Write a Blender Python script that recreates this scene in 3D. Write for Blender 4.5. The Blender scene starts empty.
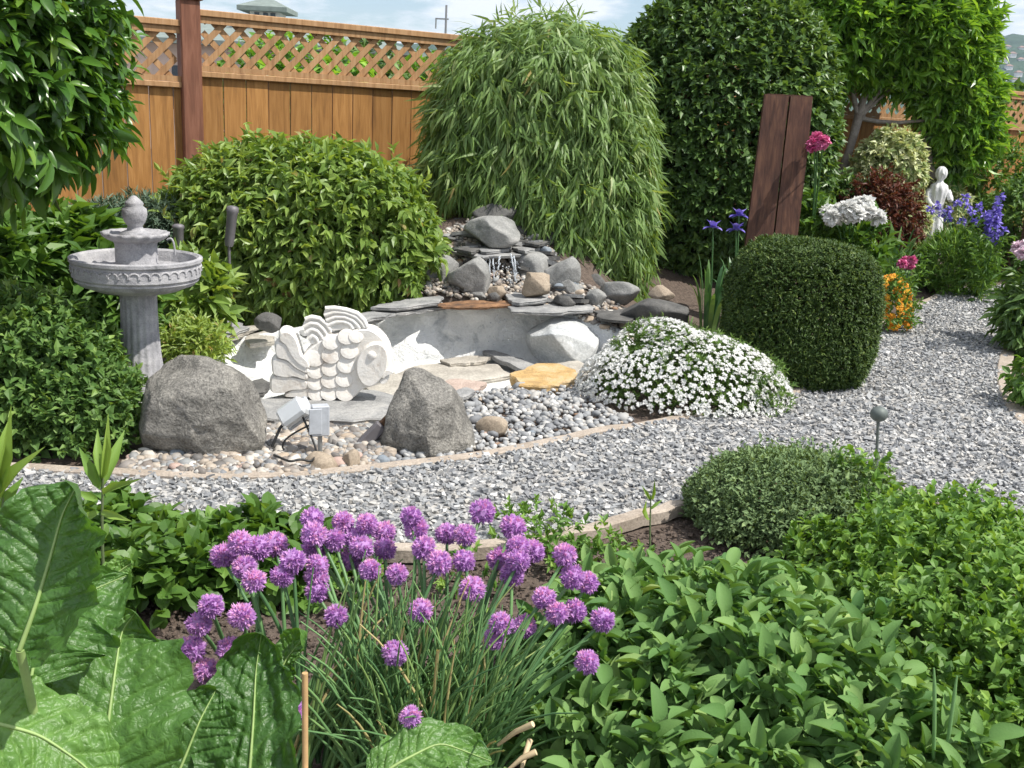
import bpy, bmesh, math, random
import numpy as np
from mathutils import Matrix, Vector

# ------------------------------------------------------------------ camera, sky, sun
SC = bpy.context.scene
COL = SC.collection
FPX, EYE = 995.6, 1.30
PITCH, ROLL = math.radians(15.0), math.radians(3.0)
cam_d = bpy.data.cameras.new('camera'); cam_d.sensor_width = 36; cam_d.lens = FPX*36/1024
cam_d.clip_start = .05; cam_d.clip_end = 9000
cam = bpy.data.objects.new('camera', cam_d); COL.objects.link(cam)
ROT = Matrix.Rotation(math.pi/2-PITCH, 3, 'X') @ Matrix.Rotation(ROLL, 3, 'Z')
cam.location = (0, 0, EYE); cam.rotation_euler = ROT.to_euler()
SC.camera = cam

SUN_AZ = math.radians(108)      # clockwise from +Y (into the picture) to the right
SUN_EL = math.radians(57)
wd = bpy.data.worlds.new('World'); SC.world = wd; wd.use_nodes = True
nt = wd.node_tree; nt.nodes.clear()
def N(t, kind, **kw):
    n = t.nodes.new(kind)
    for k, v in kw.items(): setattr(n, k, v)
    return n
sky = N(nt, 'ShaderNodeTexSky', sky_type='NISHITA', sun_disc=False)
sky.sun_elevation = SUN_EL; sky.sun_rotation = SUN_AZ
bg1 = N(nt, 'ShaderNodeBackground'); bg1.inputs['Strength'].default_value = .12
bg2 = N(nt, 'ShaderNodeBackground'); bg2.inputs['Strength'].default_value = .92
bg2.inputs['Color'].default_value = (.93, .95, 1, 1)
tc = N(nt, 'ShaderNodeTexCoord'); mp = N(nt, 'ShaderNodeMapping'); mp.inputs['Scale'].default_value = (3, 3, 12)
no = N(nt, 'ShaderNodeTexNoise'); no.inputs['Scale'].default_value = 2.3; no.inputs['Detail'].default_value = 9; no.inputs['Roughness'].default_value = .58
rp = N(nt, 'ShaderNodeValToRGB'); rp.color_ramp.elements[0].position = .42; rp.color_ramp.elements[1].position = .54
rp.color_ramp.elements[0].color = (.03,)*3+(1,)
mx = N(nt, 'ShaderNodeMixShader'); ow = N(nt, 'ShaderNodeOutputWorld')
L_ = nt.links.new
L_(tc.outputs['Generated'], mp.inputs[0]); L_(mp.outputs[0], no.inputs['Vector']); L_(no.outputs[0], rp.inputs[0])
L_(sky.outputs[0], bg1.inputs[0]); L_(rp.outputs[0], mx.inputs[0]); L_(bg1.outputs[0], mx.inputs[1]); L_(bg2.outputs[0], mx.inputs[2])
L_(mx.outputs[0], ow.inputs[0])
sd = bpy.data.lights.new('sun', 'SUN'); sd.energy = 4.6; sd.angle = math.radians(.6); sd.color = (1, .955, .88)
sun = bpy.data.objects.new('sun', sd); COL.objects.link(sun); sun.location = (6, 6, 12)
sv = Vector((math.sin(SUN_AZ)*math.cos(SUN_EL), math.cos(SUN_AZ)*math.cos(SUN_EL), math.sin(SUN_EL)))
sun.rotation_euler = sv.to_track_quat('Z', 'Y').to_euler()
SC.view_settings.view_transform = 'Standard'; SC.view_settings.look = 'None'
SC.view_settings.exposure = 0.40; SC.view_settings.gamma = 1; SC.view_settings.use_curve_mapping = False
SC.render.engine = 'CYCLES'
SC.cycles.max_bounces = 6; SC.cycles.transparent_max_bounces = 8; SC.cycles.diffuse_bounces = 3; SC.cycles.glossy_bounces = 2

# ------------------------------------------------------------------ helpers
rng = np.random.default_rng(7)
random.seed(7)
R3 = np.array(ROT)
def ray(px, py):
    v = R3 @ np.array([(px-512)/FPX, (384-py)/FPX, -1.0]); return v
def P(px, py, z=0.0):                       # where the line of sight meets the height z
    v = ray(px, py); t = (z-EYE)/v[2]; return np.array([v[0]*t, v[1]*t, z])
def Q(px, py, Y):                           # where it meets the distance Y
    v = ray(px, py); t = Y/v[1]; return np.array([v[0]*t, Y, EYE+v[2]*t])
def PX(V):                                  # world points to pixels
    V = np.atleast_2d(V); c = (V-np.array([0, 0, EYE])) @ R3
    return np.stack([512+FPX*c[:, 0]/-c[:, 2], 384-FPX*c[:, 1]/-c[:, 2]], 1)
def unit(a): return a/(np.linalg.norm(a, axis=-1, keepdims=True)+1e-9)
def snoise(p, k=3.0, seed=0, n=10):
    r = np.random.default_rng(seed); o = np.zeros(len(p))
    for i in range(n):
        d = unit(r.normal(size=3)); f = k*(.6+1.8*i/n)
        o += np.sin(p@d*f+r.uniform(0, 6.28))/(1+.9*i/n*2)
    return o/2.6
def inpoly(x, y, poly):
    poly = np.asarray(poly)[:, :2]; ins = np.zeros(len(x), bool); n = len(poly)
    for i in range(n):
        x1, y1 = poly[i]; x2, y2 = poly[(i+1) % n]
        if y1 == y2: continue
        c = ((y1 > y) != (y2 > y)) & (x < (x2-x1)*(y-y1)/(y2-y1)+x1); ins ^= c
    return ins
def smooth(t): t = np.clip(t, 0, 1); return t*t*(3-2*t)

class MB:
    def __init__(s): s.V = []; s.F = []; s.R = []; s.n = 0
    def add(s, V, F, r=.5):
        V = np.asarray(V, float).reshape(-1, 3)
        if len(V) == 0: return
        s.V.append(V); s.R.append(np.broadcast_to(np.asarray(r, float), (len(V),)).copy())
        if isinstance(F, np.ndarray): s.F.append(F+s.n)
        else:
            by = {}
            for f in F: by.setdefault(len(f), []).append(f)
            for k, v in by.items(): s.F.append(np.array(v)+s.n)
        s.n += len(V)
    def scatter(s, T, F, O, X, Y, Z, S, rnd):
        n = len(O)
        if n == 0: return
        S = np.asarray(S); 
        V = (O[:, None, :] + T[None, :, 0:1]*S[:, None, 0:1]*X[:, None, :] + T[None, :, 1:2]*S[:, None, 1:2]*Y[:, None, :]
             + T[None, :, 2:3]*S[:, None, 2:3]*Z[:, None, :])
        off = np.arange(n)[:, None, None]*len(T)
        s.add(V.reshape(-1, 3), (F[None]+off).reshape(-1, F.shape[1]), np.repeat(rnd, len(T)))
    def mesh(s, name, mat, smooth=False, origin=None):
        V = np.concatenate(s.V)
        if origin is not None: V = V-np.asarray(origin)
        me = bpy.data.meshes.new(name); me.vertices.add(len(V)); me.vertices.foreach_set('co', V.astype(np.float32).ravel())
        idx = np.concatenate([f.ravel() for f in s.F]).astype(np.int32)
        tot = np.concatenate([np.full(len(f), f.shape[1]) for f in s.F]).astype(np.int32)
        st = np.concatenate([[0], np.cumsum(tot)[:-1]]).astype(np.int32)
        me.loops.add(len(idx)); me.loops.foreach_set('vertex_index', idx)
        me.polygons.add(len(tot)); me.polygons.foreach_set('loop_start', st)
        me.polygons.foreach_set('use_smooth', np.full(len(tot), bool(smooth)))
        me.update(calc_edges=True)
        a = me.attributes.new('rnd', 'FLOAT', 'POINT'); a.data.foreach_set('value', np.concatenate(s.R).astype(np.float32))
        if isinstance(mat, (list, tuple)):
            for m in mat: me.materials.append(m)
        elif mat: me.materials.append(mat)
        return me
    def build(s, name, mat, parent=None, smooth=False, origin=None):
        if origin is None and parent is not None: origin = np.array(parent.location)+(np.array(parent.parent.location) if parent.parent else 0)
        if origin is None: origin = np.zeros(3)
        me = s.mesh(name, mat, smooth, origin)
        o = bpy.data.objects.new(name, me); COL.objects.link(o)
        if parent is not None: o.parent = parent
        else: o.location = tuple(float(q) for q in origin)
        return o

def tag(o, label=None, cat=None, group=None, kind=None):
    for k, v in (('label', label), ('category', cat), ('group', group), ('kind', kind)):
        if v: o[k] = v
    return o
def thing(name, loc, label, cat, group=None):
    o = bpy.data.objects.new(name, None); o.empty_display_size = .1; COL.objects.link(o)
    o.location = tuple(float(q) for q in loc)
    return tag(o, label, cat, group)

def add_tube(mb, pts, rad, n=6, rnd=.5, cap=True):
    pts = np.asarray(pts, float); k = len(pts); rad = np.broadcast_to(np.asarray(rad, float), (k,))
    t = unit(np.gradient(pts, axis=0)); ref = np.array([0, 0, 1.]) if abs(t[0][2]) < .9 else np.array([1., 0, 0])
    V = []
    for i in range(k):
        a = unit(np.cross(t[i], ref)); b = np.cross(t[i], a)
        for j in range(n):
            th = 2*math.pi*j/n; V.append(pts[i]+rad[i]*(math.cos(th)*a+math.sin(th)*b))
    F = [[i*n+j, i*n+(j+1) % n, (i+1)*n+(j+1) % n, (i+1)*n+j] for i in range(k-1) for j in range(n)]
    mb.add(V, np.array(F), rnd)
    if cap:
        for e in (0, k-1):
            mb.add(V[e*n:(e+1)*n], [list(range(n))], rnd)
def curve3(a, b, c, n=8):
    t = np.linspace(0, 1, n)[:, None]; a, b, c = map(np.asarray, (a, b, c))
    return (1-t)**2*a+2*t*(1-t)*b+t*t*c
def add_box(mb, c, s, rz=0, rnd=.5, M=None, bev=0.0):
    c = np.asarray(c, float); h = np.asarray(s, float)/2
    if bev > 0:
        T = []
        for sx in (-1, 1):
            for sy in (-1, 1):
                for sz in (-1, 1):
                    T += [(sx*h[0], sy*(h[1]-bev), sz*(h[2]-bev)), (sx*(h[0]-bev), sy*h[1], sz*(h[2]-bev)), (sx*(h[0]-bev), sy*(h[1]-bev), sz*h[2])]
        T = np.array(T)
        bm = bmesh.new(); vs = [bm.verts.new(v) for v in T]; r = bmesh.ops.convex_hull(bm, input=vs)
        bm.verts.index_update(); V = np.array([v.co[:] for v in bm.verts]); F = [[v.index for v in f.verts] for f in bm.faces]; bm.free()
    else:
        V = np.array([[x, y, z] for x in (-1, 1) for y in (-1, 1) for z in (-1, 1)])*h
        F = [[0, 1, 3, 2], [4, 6, 7, 5], [0, 4, 5, 1], [2, 3, 7, 6], [0, 2, 6, 4], [1, 5, 7, 3]]
    if M is None: M = np.array(Matrix.Rotation(rz, 3, 'Z'))
    mb.add(V@np.asarray(M).T+c, F, rnd)
def add_lathe(mb, c, prof, n=32, rnd=.5, flute=None):
    c = np.asarray(c, float); V = []
    for i, (r, z) in enumerate(prof):
        for j in range(n):
            th = 2*math.pi*j/n; rr = r*(flute(th, z) if flute else 1); V.append((c[0]+rr*math.cos(th), c[1]+rr*math.sin(th), c[2]+z))
    k = len(prof)
    F = [[i*n+j, i*n+(j+1) % n, (i+1)*n+(j+1) % n, (i+1)*n+j] for i in range(k-1) for j in range(n)]
    mb.add(V, np.array(F), rnd)
def add_plate(mb, poly, base, U, W, Nn, t, inset=.86, rnd=.5, back=0.0):
    """closed polygon in a plane (U, W) given thickness t along Nn, with a rounded front edge"""
    poly = np.asarray(poly, float); n = len(poly); c = poly.mean(0)
    def put(p, d): return base+p[:, 0:1]*U+p[:, 1:2]*W+Nn*d
    rings = [put(poly, back), put(poly, back+(t-back)*.6), put(c+(poly-c)*(.5+inset/2), back+(t-back)*.9), put(c+(poly-c)*inset, t)]
    V = np.concatenate(rings); F = [[k*n+j, k*n+(j+1) % n, (k+1)*n+(j+1) % n, (k+1)*n+j] for k in range(3) for j in range(n)]
    mb.add(V, np.array(F), rnd)
    for rr in (rings[0], rings[3]):
        V = np.vstack([rr, rr.mean(0)]); mb.add(V, np.array([[j, (j+1) % n, n] for j in range(n)]), rnd)

# ------------------------------------------------------------------ materials
def nodes_mat(name):
    m = bpy.data.materials.new(name); m.use_nodes = True; t = m.node_tree; b = t.nodes['Principled BSDF']; return m, t, b
def ramp(t, stops, inp=None):
    r = N(t, 'ShaderNodeValToRGB'); cr = r.color_ramp
    while len(cr.elements) < len(stops): cr.elements.new(.5)
    for e, (p, c) in zip(cr.elements, stops): e.position = p; e.color = tuple(c)+(1,)
    if inp is not None: t.links.new(inp, r.inputs[0])
    return r
def noise(t, scale, detail=5, rough=.55, vec=None, dist=0):
    n = N(t, 'ShaderNodeTexNoise'); n.inputs['Scale'].default_value = scale; n.inputs['Detail'].default_value = detail
    n.inputs['Roughness'].default_value = rough; n.inputs['Distortion'].default_value = dist
    if vec is None:
        tc = N(t, 'ShaderNodeTexCoord'); vec = tc.outputs['Object']
    t.links.new(vec, n.inputs['Vector']); return n
def bump(t, b, h, strength=.5, dist=.01, prev=None):
    n = N(t, 'ShaderNodeBump'); n.inputs['Strength'].default_value = strength; n.inputs['Distance'].default_value = dist
    t.links.new(h, n.inputs['Height'])
    if prev is not None: t.links.new(prev, n.inputs['Normal'])
    if b is not None: t.links.new(n.outputs[0], b.inputs['Normal'])
    return n
def leafmat(name, stops, rough=.5, spec=.35, trans=.28, tcol=None):
    m, t, b = nodes_mat(name); at = N(t, 'ShaderNodeAttribute', attribute_name='rnd')
    r = ramp(t, stops, at.outputs['Fac']); t.links.new(r.outputs[0], b.inputs['Base Color'])
    b.inputs['Roughness'].default_value = rough; b.inputs['Specular IOR Level'].default_value = spec
    if trans > 0:
        tr = N(t, 'ShaderNodeBsdfTranslucent'); mxc = N(t, 'ShaderNodeMix', data_type='RGBA', blend_type='MULTIPLY')
        mxc.inputs[0].default_value = 1; t.links.new(r.outputs[0], mxc.inputs[6]); mxc.inputs[7].default_value = (tcol or (1.9, 1.7, .6))+(1,)
        t.links.new(mxc.outputs[2], tr.inputs[0])
        ms = N(t, 'ShaderNodeMixShader'); ms.inputs[0].default_value = trans
        t.links.new(b.outputs[0], ms.inputs[1]); t.links.new(tr.outputs[0], ms.inputs[2]); t.links.new(ms.outputs[0], t.nodes['Material Output'].inputs[0])
    return m
def plain(name, col, rough=.6, metal=0, var=.15, nscale=30, bmp=.15, spec=.4):
    m, t, b = nodes_mat(name); n = noise(t, nscale)
    c = np.array(col); r = ramp(t, [(.3, tuple(c*(1-var))), (.7, tuple(np.minimum(c*(1+var), 1)))], n.outputs[0])
    t.links.new(r.outputs[0], b.inputs['Base Color']); b.inputs['Roughness'].default_value = rough; b.inputs['Metallic'].default_value = metal
    b.inputs['Specular IOR Level'].default_value = spec
    if bmp: bump(t, b, n.outputs[0], bmp, .003)
    return m
def rockmat(name, stops, scale=9, bstr=.7, rough=.85, speck=.35, bd=.02):
    m, t, b = nodes_mat(name)
    n1 = noise(t, scale, 8, .62, dist=.3); n2 = noise(t, scale*14, 4, .7); n3 = noise(t, scale*.35, 3)
    r = ramp(t, stops, n1.outputs[0])
    mx = N(t, 'ShaderNodeMix', data_type='RGBA', blend_type='OVERLAY'); mx.inputs[0].default_value = speck
    r2 = ramp(t, [(.35, (.2,)*3), (.65, (.8,)*3)], n2.outputs[0])
    t.links.new(r.outputs[0], mx.inputs[6]); t.links.new(r2.outputs[0], mx.inputs[7])
    t.links.new(mx.outputs[2], b.inputs['Base Color']); b.inputs['Roughness'].default_value = rough; b.inputs['Specular IOR Level'].default_value = .25
    q = bump(t, None, n1.outputs[0], bstr, bd); bump(t, b, n2.outputs[0], bstr*.6, bd*.2, q.outputs[0])
    return m
def G(*a): return tuple(a)
M = {}
M['laurel'] = leafmat('laurel_leaf', [(0, G(.03, .09, .015)), (.6, G(.09, .2, .03)), (.92, G(.2, .34, .05)), (1, G(.3, .44, .08))], rough=.3, spec=.5, trans=.25)
M['dogwood'] = leafmat('shrub_leaf', [(0, G(.09, .17, .035)), (.5, G(.19, .295, .065)), (.88, G(.31, .41, .11)), (1, G(.42, .27, .14))], rough=.42, spec=.4, trans=.3)
M['bamboo'] = leafmat('bamboo_leaf', [(0, G(.10, .18, .05)), (.6, G(.19, .3, .09)), (.95, G(.3, .38, .15)), (1, G(.36, .3, .12))], rough=.45, spec=.4, trans=.3)
M['hedge'] = leafmat('hedge_leaf', [(0, G(.045, .10, .025)), (.6, G(.11, .2, .055)), (1, G(.22, .34, .09))], rough=.4, spec=.4, trans=.22)
M['tree'] = leafmat('tree_leaf', [(0, G(.05, .14, .02)), (.5, G(.16, .32, .045)), (.9, G(.30, .5, .08)), (1, G(.4, .56, .12))], rough=.32, spec=.5, trans=.3)
M['varieg'] = leafmat('variegated_leaf', [(0, G(.2, .3, .1)), (.3, G(.3, .4, .16)), (.5, G(.58, .62, .34)), (1, G(.75, .76, .5))], trans=.25, tcol=(1.2, 1.15, .7))
M['redleaf'] = leafmat('red_brown_leaf', [(0, G(.05, .02, .012)), (.6, G(.16, .05, .03)), (1, G(.12, .13, .04))], trans=.25, tcol=(1.5, 1.1, .6))
M['yew'] = leafmat('yew_needle', [(0, G(.026, .058, .013)), (.6, G(.065, .115, .025)), (1, G(.17, .23, .045))], rough=.55, spec=.3, trans=.15)
M['juniper'] = leafmat('juniper_needle', [(0, G(.04, .08, .05)), (1, G(.14, .2, .13))], rough=.6, trans=.1)
M['herb'] = leafmat('herb_leaf', [(0, G(.055, .125, .03)), (.6, G(.12, .22, .055)), (1, G(.26, .38, .1))], rough=.5, spec=.3, trans=.25)
M['oregano'] = leafmat('oregano_leaf', [(0, G(.06, .14, .028)), (.55, G(.14, .27, .05)), (1, G(.28, .42, .09))], rough=.5, spec=.3, trans=.28)
M['sage'] = leafmat('sage_leaf', [(0, G(.06, .15, .04)), (.5, G(.13, .25, .07)), (.9, G(.24, .37, .12)), (1, G(.34, .44, .15))], rough=.65, spec=.25, trans=.22, tcol=(1.5, 1.5, .6))
M['thyme'] = leafmat('thyme_leaf', [(0, G(.09, .15, .065)), (.6, G(.17, .25, .11)), (1, G(.26, .35, .15))], rough=.7, spec=.2, trans=.15)
M['strawb'] = leafmat('ground_leaf', [(0, G(.045, .11, .02)), (.6, G(.10, .2, .035)), (1, G(.2, .33, .07))], rough=.45, spec=.35, trans=.28)
M['candy'] = leafmat('candytuft_leaf', [(0, G(.05, .12, .03)), (1, G(.2, .32, .07))], trans=.2)
M['blade'] = leafmat('blade_leaf', [(0, G(.05, .13, .05)), (.6, G(.1, .21, .08)), (1, G(.2, .32, .09))], rough=.4, trans=.25)
M['chive'] = leafmat('chive_stem', [(0, G(.09, .2, .08)), (.6, G(.17, .32, .12)), (.95, G(.26, .38, .12)), (1, G(.5, .42, .2))], rough=.4, trans=.15)
M['allium'] = leafmat('chive_petal', [(0, G(.36, .17, .44)), (.45, G(.58, .34, .66)), (.8, G(.74, .45, .72)), (1, G(.86, .5, .64))], rough=.6, spec=.2, trans=.3, tcol=(1.3, 1, 1.3))
M['wpetal'] = leafmat('white_petal', [(0, G(.8, .8, .77)), (1, G(.9, .9, .88))], rough=.6, trans=.35, tcol=(1, 1, 1))
M['pinkpetal'] = leafmat('pink_petal', [(0, G(.5, .06, .22)), (1, G(.85, .3, .5))], rough=.6, trans=.25, tcol=(1.1, .9, 1))
M['palepink'] = leafmat('pale_pink_petal', [(0, G(.75, .5, .62)), (1, G(.85, .75, .8))], rough=.6, trans=.25, tcol=(1, 1, 1))
M['bluepetal'] = leafmat('violet_petal', [(0, G(.12, .09, .5)), (1, G(.38, .32, .78))], rough=.6, trans=.25, tcol=(1.1, 1, 1.1))
M['orangepetal'] = leafmat('orange_petal', [(0, G(.7, .2, .01)), (.6, G(.82, .42, .02)), (1, G(.85, .6, .06))], rough=.6, trans=.25, tcol=(1.1, 1, 1))
M['bark'] = rockmat('pale_bark', [(.3, G(.16, .13, .11)), (.7, G(.38, .34, .3))], 14, .6, speck=.3)
M['twig'] = rockmat('brown_twig', [(.3, G(.06, .04, .025)), (.7, G(.14, .1, .06))], 20, .6)
M['bigleaf'] = None
# boulders and stones
M['basalt'] = rockmat('boulder_stone', [(.25, G(.10, .095, .085)), (.5, G(.22, .21, .19)), (.75, G(.38, .36, .32))], 8, 1, speck=.7, bd=.05)
M['rockgrey'] = rockmat('grey_stone', [(.25, G(.13, .13, .125)), (.5, G(.25, .25, .24)), (.75, G(.4, .39, .37))], 9, .7)
M['rockdark'] = rockmat('dark_stone', [(.25, G(.05, .05, .05)), (.75, G(.17, .165, .155))], 9, .7)
M['rocktan'] = rockmat('tan_stone', [(.25, G(.24, .19, .14)), (.75, G(.42, .35, .27))], 9, .6)
M['rockwhite'] = rockmat('whitewashed_stone', [(.25, G(.3, .32, .33)), (.55, G(.55, .56, .55)), (.8, G(.72, .72, .7))], 5, .7)
M['slate'] = rockmat('slate', [(.25, G(.14, .14, .145)), (.5, G(.28, .28, .275)), (.75, G(.42, .41, .39))], 8, .6)
M['slatetan'] = rockmat('sandy_slate', [(.25, G(.25, .23, .2)), (.5, G(.4, .37, .32)), (.75, G(.52, .49, .43))], 6, .5)
M['slateorange'] = rockmat('ochre_flagstone', [(.3, G(.3, .2, .1)), (.48, G(.5, .33, .14)), (.7, G(.55, .44, .28))], 11, .8)
M['slaterust'] = rockmat('rusty_slate', [(.3, G(.07, .05, .04)), (.5, G(.2, .11, .06)), (.7, G(.34, .19, .1))], 14, .8)
M['slatepink'] = rockmat('pinkish_slate', [(.3, G(.34, .26, .22)), (.7, G(.5, .4, .34))], 8, .5)
M['basin'] = rockmat('white_basin', [(.3, G(.4, .42, .43)), (.42, G(.7, .71, .7)), (.7, G(.85, .85, .83))], 6, .9, speck=.2, bd=.06)
M['fish'] = rockmat('white_cast_stone', [(.28, G(.55, .47, .4)), (.42, G(.76, .72, .66)), (.65, G(.84, .82, .78))], 7, .5, speck=.25)
M['bath'] = rockmat('grey_cast_stone', [(.3, G(.22, .22, .23)), (.5, G(.36, .355, .37)), (.75, G(.5, .49, .49))], 13, .6, speck=.25)
M['statue'] = rockmat('white_statue', [(.3, G(.6, .6, .6)), (.7, G(.8, .8, .79))], 20, .3, speck=.1)
M['concrete'] = rockmat('edging_concrete', [(.3, G(.3, .25, .2)), (.7, G(.44, .38, .32))], 7, .5)
PEB = [('tan', G(.42, .34, .26)), ('grey', G(.3, .3, .29)), ('blue grey', G(.22, .25, .28)), ('pale', G(.58, .55, .5)), ('brown', G(.28, .18, .12)), ('pinkish', G(.45, .33, .28))]
for nme, c in PEB:
    c = np.array(c); M['peb_'+nme] = rockmat('pebble_'+nme.replace(' ', '_'), [(.3, tuple(c*.72)), (.7, tuple(np.minimum(c*1.2, .8)))], 22, .25, rough=.7, speck=.2, bd=.004)
M['metal'] = plain('grey_metal', (.3, .31, .31), .45, .6)
M['lampgrey'] = plain('painted_lamp_grey', (.42, .44, .47), .45, 0)
M['black'] = plain('black_rubber', (.02, .02, .02), .5)
M['ball'] = plain('weathered_green_grey', (.13, .15, .14), .6, .2)
M['cane'] = plain('garden_cane', (.5, .32, .15), .6)
M['dry'] = plain('dry_stalk', (.62, .48, .3), .7)
M['midrib'] = plain('pale_midrib', (.27, .38, .13), .5)
m, t, b = nodes_mat('lamp_glass'); b.inputs['Base Color'].default_value = (.85, .88, .9, 1); b.inputs['Roughness'].default_value = .18
b.inputs['Transmission Weight'].default_value = .35; M['glass'] = m
m, t, b = nodes_mat('clear_water'); b.inputs['Base Color'].default_value = (.9, .95, 1, 1); b.inputs['Roughness'].default_value = .04
b.inputs['Transmission Weight'].default_value = .6; b.inputs['IOR'].default_value = 1.33; M['water'] = m
# wood
def woodmat(name, c0, c1, c2):
    m, t, b = nodes_mat(name); tc = N(t, 'ShaderNodeTexCoord'); mp = N(t, 'ShaderNodeMapping'); mp.inputs['Scale'].default_value = (1, 1, .09)
    t.links.new(tc.outputs['Object'], mp.inputs[0]); n = noise(t, 38, 6, .6, mp.outputs[0], .6); at = N(t, 'ShaderNodeAttribute', attribute_name='rnd')
    n2 = noise(t, 2.2, 4, .6)
    r = ramp(t, [(.25, c0), (.5, c1), (.8, c2)], n.outputs[0])
    v = N(t, 'ShaderNodeMapRange'); v.inputs[3].default_value = .82; v.inputs[4].default_value = 1.16; t.links.new(at.outputs['Fac'], v.inputs[0])
    hs = N(t, 'ShaderNodeHueSaturation'); t.links.new(r.outputs[0], hs.inputs['Color']); t.links.new(v.outputs[0], hs.inputs['Value'])
    mx = N(t, 'ShaderNodeMix', data_type='RGBA'); r2 = ramp(t, [(.58, (0,)*3), (.78, (.55,)*3)], n2.outputs[0])
    t.links.new(r2.outputs[0], mx.inputs[0]); t.links.new(hs.outputs[0], mx.inputs[6]); mx.inputs[7].default_value = (.2, .14, .08, 1)
    t.links.new(mx.outputs[2], b.inputs['Base Color']); b.inputs['Roughness'].default_value = .62; b.inputs['Specular IOR Level'].default_value = .25
    bump(t, b, n.outputs[0], .45, .005); return m
M['cedar'] = woodmat('cedar_board', (.21, .1, .032), (.34, .165, .05), (.45, .24, .085))
M['cedarrail'] = woodmat('cedar_rail', (.25, .13, .06), (.4, .23, .11), (.5, .32, .18))
M['post'] = woodmat('red_brown_post', (.13, .055, .035), (.21, .09, .055), (.3, .14, .09))
M['brownwood'] = woodmat('dark_brown_wood', (.035, .018, .013), (.085, .04, .027), (.17, .085, .05))
# soil and gravel bases
m, t, b = nodes_mat('soil'); n = noise(t, 3.5, 8, .7); n2 = noise(t, 60, 4, .7)
r = ramp(t, [(.3, (.06, .043, .033)), (.55, (.125, .093, .073)), (.8, (.2, .155, .125))], n2.outputs[0]); t.links.new(r.outputs[0], b.inputs['Base Color'])
b.inputs['Roughness'].default_value = .95; q = bump(t, None, n.outputs[0], .6, .03); bump(t, b, n2.outputs[0], .9, .015, q.outputs[0]); M['soil'] = m
m, t, b = nodes_mat('gravel_bed'); vo = N(t, 'ShaderNodeTexVoronoi'); vo.inputs['Scale'].default_value = 62; tc = N(t, 'ShaderNodeTexCoord'); t.links.new(tc.outputs['Object'], vo.inputs[0])
bw = N(t, 'ShaderNodeSeparateColor'); t.links.new(vo.outputs['Color'], bw.inputs[0])
r = ramp(t, [(0, (.12, .125, .13)), (.5, (.26, .26, .26)), (1, (.5, .49, .47))], bw.outputs[0]); t.links.new(r.outputs[0], b.inputs['Base Color'])
b.inputs['Roughness'].default_value = .8; bump(t, b, vo.outputs['Distance'], 1, .01).invert = True; M['gravelbed'] = m
m, t, b = nodes_mat('gravel_stone'); at = N(t, 'ShaderNodeAttribute', attribute_name='rnd')
r = ramp(t, [(0, (.17, .175, .185)), (.3, (.26, .268, .275)), (.55, (.335, .34, .34)), (.72, (.39, .37, .34)), (.9, (.45, .445, .43)), (1, (.6, .59, .57))], at.outputs['Fac'])
t.links.new(r.outputs[0], b.inputs['Base Color']); b.inputs['Roughness'].default_value = .7; M['gravel'] = m

# ------------------------------------------------------------------ leaves
def leaf_tmpl(rows, fold=.12, droop=.25, mid=True):
    """rows: (u, halfwidth); x along the leaf, y across, z up"""
    V = []; idx = []
    for u, w in rows:
        z = -droop*u*u
        if w == 0: idx.append([len(V)]); V.append((u, 0, z))
        elif mid: idx.append([len(V), len(V)+1, len(V)+2]); V += [(u, -w, z+fold*w*2), (u, 0, z), (u, w, z+fold*w*2)]
        else: idx.append([len(V), len(V)+1]); V += [(u, -w, z), (u, w, z)]
    F = []
    for a, c in zip(idx[:-1], idx[1:]):
        if len(a) == 1: F += [[a[0], c[i+1], c[i]] for i in range(len(c)-1)]
        elif len(c) == 1: F += [[a[i], a[i+1], c[0]] for i in range(len(a)-1)]
        else:
            for i in range(len(a)-1): F += [[a[i], a[i+1], c[i+1]], [a[i], c[i+1], c[i]]]
    return np.array(V, float), np.array(F)
T_S = leaf_tmpl([(0, 0), (.42, .5), (1, 0)])
T_M = leaf_tmpl([(0, 0), (.2, .36), (.55, .5), (1, 0)], .14, .3)
T_O = leaf_tmpl([(0, .06), (.18, .36), (.45, .5), (.75, .36), (1, 0)], .1, .25)
T_B = leaf_tmpl([(0, 0), (.22, .5), (.6, .38), (1, 0)], .0, .35, mid=False)
T_N = leaf_tmpl([(0, .5), (1, 0)], 0, .1, mid=False)
T_H = leaf_tmpl([(0, .03), (.1, .07), (.2, .3), (.38, .5), (.6, .48), (.8, .32), (.93, .14), (1, 0)], .16, .3)
def frames(D, Nn):
    D = unit(D); Y = unit(np.cross(Nn, D)); Z = np.cross(D, Y); return D, Y, Z
def put_leaves(mb, T, O, D, Nn, L, W, r, rnd=None, zsc=1.0):
    n = len(O); X, Y, Z = frames(D, Nn)
    L = np.broadcast_to(L, (n,)); W = np.broadcast_to(W, (n,))
    if rnd is None: rnd = r.uniform(0, 1, n)
    mb.scatter(T[0], T[1], O, X, Y, Z, np.stack([L, W, L*zsc], 1), rnd)
UP = np.array([0, 0, 1.])
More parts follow.
